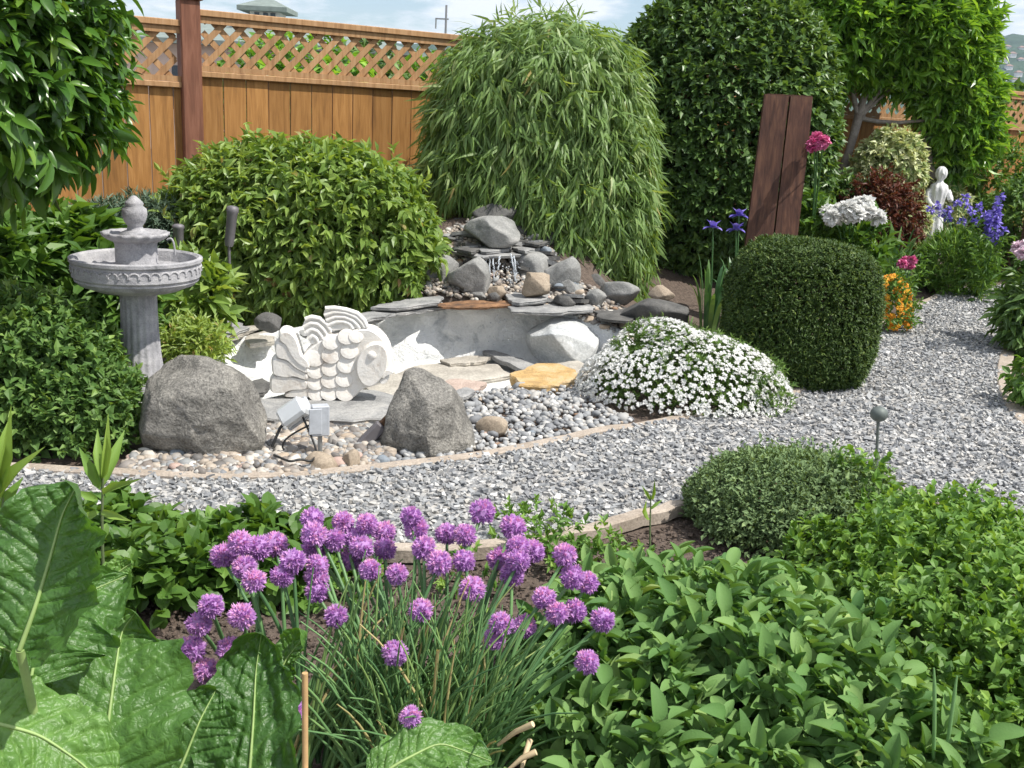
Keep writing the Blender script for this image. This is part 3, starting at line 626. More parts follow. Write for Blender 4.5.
# loose slate shards stacked around the waterfall
r = np.random.default_rng(61)
for k in range(26):
    py = r.uniform(238, 300); px = r.uniform(428, np.interp(py, [236, 262, 300], [530, 556, 606]))
    if 482 < px < 522 and py > 252: px += 46
    Ys = slopeY(py)-.02; c = Q(px, py, Ys); c[2] = float(ground_z(c[0], c[1]))+.012; w_ = r.uniform(.05, .11); a_ = np.sort(r.uniform(0, 6.28, 7)); rr_ = w_*r.uniform(.6, 1, 7)
    top = np.column_stack([c[0]+rr_*np.cos(a_)*1.3, c[1]+rr_*np.sin(a_)*.8, np.full(7, c[2]+.03)]); tl_ = r.normal()*.12; top[:, 2] += (top[:, 0]-c[0])*tl_-(top[:, 1]-c[1])*.25; bot = top-[0, 0, r.uniform(.012, .028)]
    mb = MB(); mb.add(np.vstack([top, bot]), [list(range(7)), list(range(13, 6, -1))]+[[j, j+7, (j+1) % 7+7, (j+1) % 7] for j in range(7)])
    tag(mb.build('slate_shard', M[['slate', 'rockdark', 'slate', 'slaterust' if k % 8 == 0 else 'rockdark'][k % 4]], origin=c), 'small jagged slate shard wedged among the stones around the waterfall', 'stone', 'slate shards around the waterfall', 'thing')
# falling water
mb = MB(); r = np.random.default_rng(4)
for x0, x1, y0, y1 in ((486, 487, 256, 292), (490, 489, 256, 290), (493, 495, 256, 286), (511, 515, 254, 282), (514, 516, 256, 276), (500, 498, 256, 270)):
    a = Q(x0, y0, 5.9); b_ = Q(x1, y1, 5.86); q = curve3(a, (a+b_)/2+[0, -.02, .02], b_, 12); q[:, :2] += r.normal(size=(12, 2))*.002
    add_tube(mb, q, .0035+r.uniform(0, .003, 12), 6)
V, F = ico(1)
for k in range(70):
    q = Q(r.uniform(484, 520), r.uniform(262, 296), r.uniform(5.75, 5.88)); mb.add(V*r.uniform(.002, .005)+q, F)
for k in range(22):
    q = Q(r.uniform(488, 512), r.uniform(308, 345), r.uniform(5.4, 5.6)); mb.add(V*r.uniform(.002, .004)+q, F)
tag(mb.build('falling_water', M['water'], smooth=True), kind='structure')

# ------------------------------------------------------------------ fence
def fpt(s, z): return np.array([F0[0]+FDIR[0]*s, F0[1]+FDIR[1]*s, z])
FA = math.atan2(FDIR[1], FDIR[0]); FN3 = np.array([FN[0], FN[1], 0]); FD3 = np.array([FDIR[0], FDIR[1], 0])
fence = thing('wooden_fence', fpt(0, FBASE), 'long orange brown cedar fence with lattice top behind the garden', 'fence')
fence.rotation_euler = (0, 0, 0)
r = np.random.default_rng(12)
def bay(s0, s1, top, bands=1):
    lat = .34; zb = top-.045-lat
    mb = MB(); s = s0; 
    while s < s1-.01:
        w_ = min(.152, s1-s); add_box(mb, fpt(s+w_/2, (FBASE-.12+zb)/2)+FN3*r.normal()*.0015, (w_-.007, .018, zb-FBASE+.12), FA, r.uniform(0, 1)); s += .152
    mb.build('board_panel', M['cedar'], fence)
    mb = MB(); hw = (s1-s0); z0, z1 = zb+.01, top-.045
    for sg, off in ((1, .006), (-1, -.006)):
        k = -4
        while True:
            x0 = s0+k*.135; k += 1
            if x0 > s1+lat+.1: break
            a, b_ = (x0, z0), (x0+sg*(z1-z0), z1)
            if sg < 0: pass
            ts = []
            lo, hi = 0., 1.; dx = b_[0]-a[0]
            for lim, ge in ((s0+.03, True), (s1-.03, False)):
                tcr = (lim-a[0])/dx
                if (dx > 0) == ge: lo = max(lo, tcr)
                else: hi = min(hi, tcr)
            if hi-lo < .03: continue
            pa = fpt(a[0]+dx*lo, a[1]+(z1-z0)*lo); pb = fpt(a[0]+dx*hi, a[1]+(z1-z0)*hi); mid = (pa+pb)/2+FN3*off; ln = np.linalg.norm(pb-pa)
            ex = unit(pb-pa); M_ = np.stack([ex, FN3, np.cross(ex, FN3)], 1); add_box(mb, mid, (ln, .009, .038), M=M_, rnd=r.uniform(.2, .8))
    mb.build('lattice_panel', M['cedarrail'], fence)
    mb = MB(); mid = (s0+s1)/2
    add_box(mb, fpt(mid, top-.02), (hw, .085, .04), FA, .6, bev=.004); mb.build('top_rail', M['cedarrail'], fence)
    mb = MB(); add_box(mb, fpt(mid, zb-.01), (hw, .075, .036), FA, .55, bev=.004); add_box(mb, fpt(mid, top-.062)+FN3*.018, (hw, .02, .04), FA, .5)
    add_box(mb, fpt(mid, zb+.027)+FN3*.018, (hw, .02, .034), FA, .5); mb.build('middle_rail', M['cedarrail'], fence)
def post(s, top):
    mb = MB(); add_box(mb, fpt(s, (FBASE-.15+top)/2), (.125, .125, top-FBASE+.15), FA, .5, bev=.006); p = mb.build('post', M['post'], fence)
    mb = MB(); add_box(mb, fpt(s, top+.012), (.16, .16, .024), FA, .5, bev=.005); add_box(mb, fpt(s, top+.037), (.12, .12, .024), FA, .5, bev=.008); add_box(mb, fpt(s, top+.06), (.08, .08, .02), FA, .5, bev=.008)
    o = mb.build('post_cap', M['post'], fence)
    o.parent = p; o.location = (0, 0, 0); 
    return p
SP = 2.45; tops = {-2: 1.72, -1: 1.785, 0: FTOP, 1: FTOP, 2: FTOP, 3: FTOP-.01, 4: FTOP, 5: FTOP, 6: FTOP, 7: FTOP, 8: FTOP}
for k, tp in tops.items(): bay(k*SP+.06, (k+1)*SP-.06, tp)
for k in range(-2, 10): post(k*SP, max(tops.get(k, FTOP), tops.get(k-1, FTOP))+.05)
M['screen'] = M['brownwood']

# ------------------------------------------------------------------ beyond the fence
hx = np.linspace(-900, 1600, 130); hy = np.linspace(900, 2200, 60); X, Y = np.meshgrid(hx, hy)
rise = smooth((Y-880)/620); ridge = 108+.062*X+6*np.sin(X/300+1)+3*np.sin(X/110)
Z = rise*ridge+snoise(np.column_stack([X.ravel()/150, Y.ravel()/150, 0*X.ravel()]), 1.5, 3).reshape(X.shape)*7*rise-1
tr = np.random.default_rng(5).normal(size=Z.shape)*2.2; Z += tr*rise
i, j = np.meshgrid(np.arange(59), np.arange(129), indexing='ij'); a = (i*130+j).ravel(); mb = MB()
mb.add(np.stack([X.ravel(), Y.ravel(), Z.ravel()], 1), np.stack([a, a+1, a+131, a+130], 1))
m, t, b = nodes_mat('far_woods'); n1 = noise(t, .02, 8, .75); rr = ramp(t, [(.35, (.014, .035, .018)), (.55, (.03, .065, .03)), (.7, (.07, .1, .05))], n1.outputs[0]); t.links.new(rr.outputs[0], b.inputs['Base Color']); b.inputs['Roughness'].default_value = 1; M['woods'] = m
tag(mb.build('hill', M['woods']), kind='structure')
M['wallpink'] = plain('pale_render', (.62, .5, .44), .8, nscale=3); M['wallwhite'] = plain('white_render', (.75, .74, .72), .8, nscale=3)
M['roofgrey'] = plain('grey_green_roof', (.2, .24, .22), .8, nscale=6); M['roofred'] = plain('brown_roof', (.25, .16, .13), .8, nscale=6); M['pane'] = plain('dark_window', (.05, .07, .09), .15, bmp=0)
def hip(mb, c, sx, sy, h, ridge=.35, rz=0):
    V = np.array([[-sx/2, -sy/2, 0], [sx/2, -sy/2, 0], [sx/2, sy/2, 0], [-sx/2, sy/2, 0], [-sx*ridge/2, 0, h], [sx*ridge/2, 0, h], [-sx/2, -sy/2, -.12], [sx/2, -sy/2, -.12], [sx/2, sy/2, -.12], [-sx/2, sy/2, -.12]])
    cz, sz = math.cos(rz), math.sin(rz); V[:, :2] = V[:, :2]@np.array([[cz, sz], [-sz, cz]])
    mb.add(V+np.asarray(c), [[0, 1, 5, 4], [1, 2, 5], [2, 3, 4, 5], [3, 0, 4], [6, 7, 1, 0], [7, 8, 2, 1], [8, 9, 3, 2], [9, 6, 0, 3], [9, 8, 7, 6]])
def house(x, y, sx, sy, eave, rh, wm, rm, label, wins=(), cup=None, z0=0):
    h = thing('neighbour_house', (x, y, z0), label, 'house'); mb = MB(); add_box(mb, (x, y, z0+eave/2), (sx, sy, eave)); mb.build('wall', M[wm], h)
    mb = MB(); hip(mb, (x, y, z0+eave+.1), sx+.8, sy+.8, rh); mb.build('roof', M[rm], h)
    for wx_, wz in wins:
        mb = MB(); add_box(mb, (x+wx_, y-sy/2-.02, z0+wz), (1.1, .05, 1.1)); mb.build('window', M['pane'], h)
    if cup is not None:
        cx, cy, cz_, cs, ch = cup
        mb = MB(); add_box(mb, (cx, cy, cz_+ch/2), (cs, cs, ch)); o = mb.build('cupola', M['wallwhite'], h)
        mb = MB(); hip(mb, (cx, cy, cz_+ch), cs*1.7, cs*1.7, cs*.35, .12); mb.build('cupola_roof', M['roofgrey'], h)
        for dx in (-.25, .05, .3):
            mb = MB(); add_box(mb, (cx+dx*cs, cy-cs/2-.015, cz_+ch*.55), (cs*.16, .04, ch*.6)); mb.build('cupola_window', M['pane'], h)
cp = Q(268, 18, 30)
house(-8.2, 31, 10, 8, 2.7, .8, 'wallpink', 'roofgrey', 'pale pinkish house with a small cupola behind the left fence bay', [(-3, 1.6), (-.5, 1.6), (2.5, 1.6)], (cp[0], 30, cp[2]-.75, .82, 1.0))
house(-14.5, 26, 7, 6, 3.0, .7, 'wallwhite', 'roofred', 'white house with a brown roof seen through the lattice left of the fence post', [(-1.5, 2.2), (1.5, 2.2)])
def simple_tree(x, y, h, rx, label, seed, mat='hedge', name='garden_tree', group=None):
    t_ = thing(name, (x, y, 0), label, 'tree', group); mb = MB(); crown(mb, (x, y, h-rx*1.1), (rx, rx, rx*1.2), 1300, 5, rx*.16, rx*.1, T=T_S, twig=rx*.18, lump=.16, fill=.7, seed=seed)
    mb.build('crown', M[mat], t_); mb = MB(); add_tube(mb, [(x, y, 0), (x+.1, y, h*.4), (x, y, h-rx*.8)], [.16, .12, .05], 8); branches(mb, (x, y, h*.4), np.array([x, y, h-rx]), np.array([rx, rx, rx]), 7, .05, seed); mb.build('trunk', M['twig'], t_, smooth=True)
for k, (px, Y, h, rx, lb, mt) in enumerate([(300, 17, 2.15, 1.2, 'bushy green tree seen through the lattice below the cupola', 'tree'), (365, 19, 2.2, 1.2, 'dark green tree seen through the middle of the fence lattice', 'hedge'), (430, 22, 2.2, 1.3, 'green tree seen through the lattice beside the bamboo', 'tree'),
      (1012, 30, 2.6, 1.9, 'dark tree beyond the far right end of the fence', 'hedge')]):
    p = Q(px, 100, Y); simple_tree(p[0], Y, h, rx, lb, 300+k, mt)
# utility pole
pp = Q(446, 20, 40); po = thing('utility_pole', (pp[0], 40, 0), 'thin dark utility pole with a short arm rising beyond the fence', 'pole'); ptop = Q(444, 5, 40)[2]
mb = MB(); add_tube(mb, [(pp[0], 40, 0), (pp[0], 40, ptop)], [.06, .04], 8); mb.build('mast', M['metal'], po)
mb = MB(); add_box(mb, (pp[0]-.15, 40, Q(444, 19, 40)[2]), (.5, .05, .05)); add_box(mb, (pp[0]-.38, 40, Q(444, 24, 40)[2]), (.05, .05, .35)); mb.build('crossarm', M['metal'], po)
# houses on the hill
r = np.random.default_rng(8)
for k in range(9):
    px, py = [(1004, 62), (1012, 58), (1020, 64), (1008, 72), (1018, 76), (1003, 80), (1014, 84), (1021, 52), (1007, 50)][k]
    best = None
    for Y_ in np.linspace(910, 1500, 60):
        q = Q(px, py, Y_); zz = np.interp(0, [0], [0]); gi = np.argmin(np.abs(hx-q[0])); gj = np.argmin(np.abs(hy-Y_)); dz = abs(q[2]-Z[gj, gi])
        if best is None or dz < best[0]: best = (dz, q[0], Y_, Z[gj, gi])
    _, x, y, z = best; h = thing('hillside_house', (x, y, z), 'tiny pale house on the wooded hill at the right edge', 'house', 'houses on the far hill')
    mb = MB(); add_box(mb, (x, y, z+1), (7, 6, 5)); mb.build('wall', M['wallwhite'], h); mb = MB(); hip(mb, (x, y, z+3.5), 8.5, 7.5, 2.2); mb.build('roof', M['roofred'], h)
# ------------------------------------------------------------------ fish sculpture
fb = P(330, 398, .048); YF = fb[1]; s_ = YF/FPX*1.03/4.52
fish = thing('fish_sculpture', fb, 'white cast stone fish sculpture with big carved scales on the slate ledge', 'sculpture')
UX = np.array([1., .08, 0]); UX /= np.linalg.norm(UX); NF = np.array([.08, -1., 0]); NF /= np.linalg.norm(NF)
def fp(pts):
    p = np.array(pts, float); return np.stack([(p[:, 0]-320)*s_, (490-p[:, 1])*s_*1.02], 1)
def loopsmooth(p, n=40, it=2):
    p = np.asarray(p, float); q = np.vstack([p, p[:1]]); d = np.concatenate([[0], np.cumsum(np.linalg.norm(np.diff(q, axis=0), axis=1))]); u = np.linspace(0, d[-1], n, endpoint=False)
    z = np.stack([np.interp(u, d, q[:, k]) for k in range(2)], 1)
    for _ in range(it): z = (np.roll(z, 1, 0)+2*z+np.roll(z, -1, 0))/4
    return z
def fplate(name, polys, t, back=-.05, inset=.86, it=2, n=40, parent=fish):
    mb = MB()
    for p in polys: add_plate(mb, loopsmooth(fp(p), n, it), fb, UX, UP, NF, t, inset, back=back)
    return mb.build(name, M['fish'], parent, smooth=False)
body = fplate('body', [[(195, 290), (240, 245), (290, 205), (350, 188), (400, 172), (455, 158), (505, 152), (555, 185), (592, 240), (600, 320), (585, 385), (560, 412), (515, 430), (455, 440), (440, 490), (350, 492), (225, 478), (190, 420)]], .028, -.055, .93, 3, 60)
TL = [[(90, 190), (104, 172), (135, 172), (165, 190), (185, 240), (198, 300), (240, 325), (240, 362), (195, 340), (150, 290), (125, 230), (95, 222)],
      [(72, 235), (90, 222), (130, 228), (160, 285), (198, 330), (240, 350), (238, 382), (175, 352), (130, 308), (80, 302)],
      [(58, 308), (75, 300), (130, 308), (178, 348), (238, 376), (236, 408), (165, 385), (130, 396), (62, 385)],
      [(50, 395), (65, 384), (140, 384), (236, 402), (235, 445), (150, 452), (110, 470), (52, 468)],
      [(110, 478), (150, 448), (236, 438), (240, 484), (112, 484)]]
for k, p in enumerate(TL): fplate('tail_lobe', [p], .05-.004*k, -.04, .84)
for k, (p, ridges) in enumerate([
    ([(288, 95), (300, 82), (340, 78), (390, 84), (440, 98), (468, 125), (484, 158), (440, 168), (370, 175), (318, 184), (305, 150)], [[(296, 112), (340, 96), (390, 98), (435, 114), (460, 138), (474, 160)], [(304, 134), (345, 117), (385, 117), (420, 130), (442, 150), (450, 165)], [(312, 156), (350, 138), (385, 137), (408, 147), (422, 168)]]),
    ([(198, 152), (212, 133), (240, 122), (275, 128), (305, 152), (328, 190), (305, 225), (270, 245), (235, 250), (225, 225), (208, 195)], [[(205, 168), (235, 148), (268, 152), (292, 176), (312, 208)], [(212, 195), (240, 175), (264, 182), (282, 205), (294, 228)], [(224, 222), (243, 204), (260, 214), (270, 240)]])]):
    f = fplate('dorsal_fin', [p], .016, -.035, .9)
    mb = MB()
    for q in ridges+[p[1:7]]:
        g = fp(q); g = np.array([fb+UX*a+UP*b_+NF*.012 for a, b_ in g]); gi = np.linspace(0, len(g)-1, 16); g = np.stack([np.interp(gi, np.arange(len(g)), g[:, kk]) for kk in range(3)], 1)
        add_tube(mb, g, .0118, 8)
    o = mb.build('fin_rib', M['fish'], fish, smooth=True)
SCL = [(258, 300, 46), (262, 358, 42), (262, 412, 40), (266, 462, 40), (330, 226, 40), (330, 285, 44), (328, 345, 42), (326, 400, 42), (324, 458, 42), (398, 200, 40), (412, 262, 42), (398, 328, 42), (390, 392, 42), (395, 456, 44), (440, 196, 34)]
mb = MB()
for cx, cy, rr in sorted(SCL, key=lambda q: (q[1]-q[0])*1):
    th = np.linspace(0, 2*math.pi, 28, endpoint=False); pl = [(cx+rr*1.05*math.cos(a)*(1 if math.cos(a) < 0 else .85), cy+rr*.84*math.sin(a)) for a in th]
    g = fp(pl); c = g.mean(0)
    # tilted plate: the lower left edge stands proud
    tl = lambda q: .027+.008*(-(q[:, 0]-c[0])*.4-(q[:, 1]-c[1]))/(rr*s_)
    ring = lambda f_, dz: fb+(c+(g-c)*f_)[:, 0:1]*UX+(c+(g-c)*f_)[:, 1:2]*UP+NF*(tl(c+(g-c)*f_)+dz)[:, None]
    Rg = [ring(1, -.03), ring(1, .003), ring(.95, .0065), ring(.6, .008)]; V = np.vstack(Rg+[Rg[-1].mean(0)[None]]); n = 28
    mb.add(V, [[k*n+j, k*n+(j+1) % n, (k+1)*n+(j+1) % n, (k+1)*n+j] for k in range(3) for j in range(n)]+[[3*n+j, 3*n+(j+1) % n, 4*n] for j in range(n)])
mb.build('scales', M['fish'], fish)
fplate('head', [[(470, 238), (505, 215), (545, 205), (575, 225), (590, 270), (585, 330), (560, 385), (520, 428), (480, 432), (450, 400), (434, 350), (438, 290)]], .052, -.05, .86, 3)
fplate('lip', [[(562, 345), (585, 335), (612, 345), (612, 358), (590, 362), (572, 372), (560, 388), (545, 380)]], .044, -.03, .75, 1, 24); fplate('lip', [[(548, 385), (575, 372), (588, 382), (580, 402), (558, 412), (540, 405)]], .038, -.03, .75, 1, 24)
mb = MB(); V, F = ico(3); e = fp([(510, 275)])[0]; mb.add(V*np.array([.022, .016, .022])+fb+UX*e[0]+UP*e[1]+NF*.046, F); mb.build('eye', M['fish'], fish, smooth=True)

# ------------------------------------------------------------------ birdbath fountain
YB = 4.0; bp = Q(140, 330, YB); mppx = YB/FPX*1.01
def bz(py): return Q(140, py, YB)[2]
bath = thing('birdbath_fountain', (bp[0], YB, bz(418)), 'grey tiered birdbath fountain on a fluted pedestal', 'birdbath'); B0 = np.array([bp[0], YB, 0])
def add_pr(name, prof, parent=bath, n=64, flute=None, smooth_=True, mat='bath'):
    mb = MB(); add_lathe(mb, B0, [(r_*mppx, bz(py)) for r_, py in prof], n, flute=flute); return mb.build(name, M[mat], parent, smooth=smooth_)
add_pr('base', [(0, 418), (34, 418), (34, 406), (30, 404), (30, 398), (26, 394), (0, 394)], n=48, smooth_=False)
add_pr('pedestal', [(26, 394), (25, 388), (22.5, 376), (20, 355), (18.5, 330), (18, 310), (18, 296), (20, 291), (24, 288)], n=144, flute=lambda th, z: 1-.06*abs(math.sin(th*9))**.5*0-.045*(.5+.5*math.cos(th*18)))
bowl = add_pr('bowl', [(18, 292), (40, 289), (55, 283), (59, 279), (59, 277), (61, 275), (61, 262), (63, 260), (63, 257), (59.5, 256), (57, 258), (54, 268), (40, 274), (0, 276)], n=96, smooth_=False)
mb = MB(); K = 40
for k in range(K):
    th = 2*math.pi*k/K; c = B0+np.array([math.cos(th)*61*mppx, math.sin(th)*61*mppx, (bz(268.5))]); tx = np.array([-math.sin(th), math.cos(th), 0])
    pts = [c+tx*math.cos(a)*4.6*mppx+UP*math.sin(a)*4.2*mppx for a in np.linspace(-.4, math.pi+.4, 8)]; add_tube(mb, pts, .0045, 5)
mb.build('frieze', M['bath'], bowl, smooth=True)
add_pr('center_drum', [(22, 276), (22, 264), (20, 262), (20, 244), (22, 240)], n=48)
add_pr('upper_basin', [(10, 243), (22, 241), (28, 238), (31, 235), (31.5, 232), (29, 232), (26, 235), (0, 238)], n=96, flute=lambda th, z: 1+.035*math.cos(th*16))
add_pr('finial', [(15, 237), (15, 233), (8, 230), (7, 226), (10, 222), (12, 215), (11.5, 209), (8, 206), (9, 204), (8, 202), (5, 199), (2.5, 196.5), (0, 195.5)], n=32)
mb = MB(); q = Q(167, 240, YB-.02); a = curve3(q, q+np.array([.03, 0, .03]), q+np.array([.03, 0, -.06]), 8); add_tube(mb, a, .004, 6); mb.build('spout', M['bath'], bath, smooth=True)

# ------------------------------------------------------------------ stake lamps among the shrubs
def stake_head(px, pyt, pyb, Y, lean, label):
    t_ = Q(px+lean, pyt, Y); b_ = Q(px, pyb, Y); gz = float(ground_z(b_[0], b_[1])); r_ = 5.2*Y/FPX; ax_ = unit(t_-b_)
    t = thing('garden_lamp', (b_[0], b_[1], gz), label, 'garden lamp', 'slim grey garden lamps'); mb = MB()
    add_tube(mb, [b_, b_+(t_-b_)*.1, b_+(t_-b_)*.8, b_+(t_-b_)*.86, t_-ax_*.006, t_], [r_*.75, r_*.9, r_, r_*1.18, r_*1.1, r_*.6], 14); mb.build('lamp_head', M['lampgrey2'], t, smooth=True)
    mb = MB(); add_tube(mb, [(b_[0], b_[1], gz-.05), b_], .008, 8); mb.build('stake', M['lampgrey2'], t, smooth=True)
M['lampgrey2'] = plain('weathered_lamp_grey', (.16, .15, .16), .55, .3)
stake_head(229, 206, 246, 5.25, 4, 'slim grey cylinder lamp leaning in front of the leafy shrub')
stake_head(179, 224, 250, 5.1, -1, 'slim grey cylinder lamp standing just behind the birdbath bowl')

# flood light, grey box, flat lamp
q0 = Q(322, 462, 3.56); bx = thing('electrical_box', (q0[0], 3.6, 0), 'small light grey electrical box on a metal stake between the boulders', 'electrical box')
c = Q(320, 420, 3.6); pm = 3.6/FPX*1.03
mb = MB(); add_box(mb, c, (18*pm, 11*pm, 32*pm), .35, bev=.004); mb.build('housing', M['lampgrey'], bx)
mb = MB(); add_box(mb, c+np.array([-.012, -.026, 0]), (13*pm, .006, 27*pm), .35, bev=.002); mb.build('cover', M['lampgrey'], bx)
mb = MB(); add_tube(mb, [(c[0], c[1], -.03), (c[0], c[1], c[2]-14*pm)], .009, 8); mb.build('stake', M['metal'], bx, smooth=True)
q1 = Q(278, 447, 3.64); fl = thing('flood_light', (q1[0], 3.64, 0), 'tilted flood light with a clear lens to the left of the grey box', 'flood light')
c = Q(293, 412, 3.64); Mx = np.array(Matrix.Rotation(math.radians(38), 3, 'Y')@Matrix.Rotation(math.radians(-28), 3, 'X'))
Mx = np.array(Matrix.Rotation(math.radians(-38), 3, 'Y')@Matrix.Rotation(math.radians(-30), 3, 'X'))
mb = MB(); add_box(mb, c, (31*pm, 15*pm, 21*pm), M=Mx, bev=.012); mb.build('lens', M['glass'], fl)
mb = MB(); add_box(mb, c+Mx@np.array([0, .035, 0]), (33*pm, 5*pm, 23*pm), M=Mx, bev=.006); mb.build('rim', M['lampgrey'], fl)
mb = MB(); add_tube(mb, [Q(272, 447, 3.6), Q(280, 428, 3.62), c+np.array([-.01, .03, -.02])], .006, 6); add_tube(mb, curve3(Q(284, 450, 3.58), Q(276, 440, 3.58), Q(310, 425, 3.6), 8), .004, 6); mb.build('bracket', M['black'], fl, smooth=True)
mb = MB(); pts = [P(274, 455, .03), P(290, 462, .05), P(300, 459, .05), P(312, 462, .04), P(318, 452, .05), c+np.array([.03, 0, 0])]; gi = np.linspace(0, 5, 30); pts = np.stack([np.interp(gi, range(6), np.array(pts)[:, k]) for k in range(3)], 1)
for _ in range(3): pts[1:-1] = (pts[:-2]+2*pts[1:-1]+pts[2:])/4
add_tube(mb, pts, .0045, 6); mb.build('cable', M['black'], fl, smooth=True)
c = Q(370, 436, 3.8); sp = thing('spot_lamp', (c[0], c[1], 0), 'flat grey spot lamp with a brown bracket leaning on the pointed boulder', 'spot lamp')
a, b_ = Q(360, 447, 3.78), Q(382, 425, 3.8); ex = unit(b_-a); M_ = np.stack([ex, unit(np.cross(UP, ex)), np.cross(ex, unit(np.cross(UP, ex)))], 1)
mb = MB(); add_box(mb, (a+b_)/2, (np.linalg.norm(b_-a), .04, .05), M=M_, bev=.006); mb.build('housing', M['lampgrey2'], sp)
a, b_ = b_-ex*.01, Q(396, 411, 3.86); mb = MB(); add_box(mb, (a+b_)/2, (np.linalg.norm(b_-a), .025, .032), M=M_, bev=.004); mb.build('bracket', M['slaterust'], sp)

# ball on a rod by the path
q = P(877, 474, 0); st = thing('ball_stake', q, 'dull round metal ball on a thin rod at the corner of the path', 'garden stake')
top = Q(879, 414, q[1]); V, F = ico(3); mb = MB(); mb.add(V*np.array([1, 1, .92])*9*q[1]/FPX+top, F); mb.build('ball', M['ball'], st, smooth=True)
mb = MB(); add_tube(mb, [q-UP*.05, top-UP*.02], .006, 6); mb.build('rod', M['ball'], st, smooth=True)

# leaning board screen
YS = 6.9; sb = Q(772, 262, YS); scn = thing('board_screen', (sb[0], YS, 0), 'leaning dark brown screen of two worn boards behind the clipped round yew', 'garden screen')
def board(pxs, seed):
    mb = MB(); g = np.array([Q(a, b_, YS+(250-b_)*.0008) for a, b_ in pxs]); n = len(g); bk = g+np.array([.0, .035, 0])
    mb.add(np.vstack([g, bk]), [list(range(n)), list(range(2*n-1, n-1, -1))]+[[j, j+n, (j+1) % n+n, (j+1) % n] for j in range(n)], .3+.3*seed); return mb.build('board', M['brownwood'], scn)
board([(736, 318), (765, 94), (789, 96), (783, 150), (764, 318)], 0); board([(765.5, 318), (784.5, 150), (791, 96), (813, 97), (808, 150), (788, 318)], 1)
mb = MB(); a, b_ = Q(766, 97, YS+.17), Q(812, 100, YS+.17); add_box(mb, (a+b_)/2, (np.linalg.norm(b_-a)-.01, .03, .05)); a, b_ = Q(750, 230, YS+.075), Q(798, 230, YS+.075); add_box(mb, (a+b_)/2, (np.linalg.norm(b_-a)-.04, .03, .06)); mb.build('cross_batten', M['brownwood'], scn)

# white statue: a draped standing figure on a plinth
YT = 9.5; k_ = YT/FPX; sx = Q(937, 200, YT)[0]; zt = Q(937, 166, YT)[2]; zb_ = zt-.78
st = thing('garden_statue', (sx, YT, 0), 'small white statue of a robed standing figure among the far flowers', 'statue')
mb = MB(); add_lathe(mb, (sx, YT, 0), [(.0, 0), (.12, 0), (.12, .05), (.08, .08), (.075, zb_-.05), (.11, zb_-.02), (.11, zb_), (0, zb_)], 24); mb.build('plinth', M['statue'], st)
mb = MB(); H = .78
def fl_(th, z): return 1+.09*math.sin(th*9+z*6)*(1 if z < zb_+.5 else .3)
V0 = [(.0, 0), (.105, 0), (.1, .04), (.085, .2), (.075, .34), (.06, .42), (.072, .5), (.085, .56), (.07, .61), (.03, .635), (.026, .655), (.045, .68), (.052, .715), (.045, .75), (.02, .778), (0, .78)]
add_lathe(mb, (sx, YT, zb_), V0, 40, flute=fl_)
add_tube(mb, curve3((sx-.08, YT, zb_+.56), (sx-.14, YT-.04, zb_+.44), (sx-.03, YT-.11, zb_+.4), 8), [.03, .03, .028, .026, .024, .022, .02, .018], 8)
add_tube(mb, curve3((sx+.08, YT, zb_+.56), (sx+.15, YT-.02, zb_+.44), (sx+.06, YT-.11, zb_+.5), 8), [.03, .03, .028, .026, .024, .022, .02, .018], 8)
V, F = ico(2); mb.add(V*np.array([.012, .014, .016])+np.array([sx, YT-.05, zb_+.712]), F)
mb.build('figure', M['statue'], st, smooth=True)
# dark lantern at the right border
ql = Q(1021, 262, 8.6); ln = thing('dark_lantern', (ql[0], 8.6, 0), 'dark post with a flat cap cut by the right edge above the path', 'garden post'); mb = MB()
zt = Q(1021, 196, 8.6)[2]; add_box(mb, (ql[0]+.06, 8.6, zt/2-.02), (.14, .14, zt-.04), bev=.01); mb.build('post', M['brownwood'], ln); mb = MB(); add_box(mb, (ql[0]+.06, 8.6, zt), (.2, .2, .05), bev=.012); mb.build('cap', M['lampgrey2'], ln)
# ------------------------------------------------------------------ shrubs and trees
def ell(x0, x1, y0, y1, Y, ryf=.9):
    a, b_ = Q(x0, (y0+y1)/2, Y), Q(x1, (y0+y1)/2, Y); t_, u_ = Q((x0+x1)/2, y0, Y), Q((x0+x1)/2, y1, Y)
    return (a+b_)/2*[1, 1, 0]+UP*(t_[2]+u_[2])/2, np.array([(b_[0]-a[0])/2, (b_[0]-a[0])/2*ryf, (t_[2]-u_[2])/2])
def base_of(c): return (c[0], c[1], float(ground_z(c[0], c[1])))
# laurel tree, upper left
c, rd = ell(-200, 84, -95, 160, 3.6)
t_ = thing('laurel_tree', (c[0], c[1], 0), 'glossy leaved laurel tree with a round crown at the upper left corner', 'tree'); mb = MB()
crown(mb, c, rd, 2900, 6, .074, .027, T=T_O, twig=.13, out=.5, up=.1, rnd=.45, spread=.8, grav=-.35, p=2.3, lump=.10, lk=5, fill=.5, seed=1, szv=.35)
crown(mb, c+np.array([.1, -.05, -.22]), rd*[.7, .7, .6], 420, 6, .105, .036, T=T_O, twig=.13, out=.5, rnd=.45, spread=.8, grav=-.7, lump=.12, fill=.6, seed=2)
mb.build('crown', M['laurel'], t_, smooth=True)
mb = MB(); add_tube(mb, [(c[0]-.02, c[1], -.05), (c[0], c[1], .6), c-UP*rd[2]*.5], [.045, .04, .03], 8); branches(mb, c-UP*rd[2]*.7, c, rd, 26, .012, 3, .8); mb.build('trunk', M['twig'], t_, smooth=True)
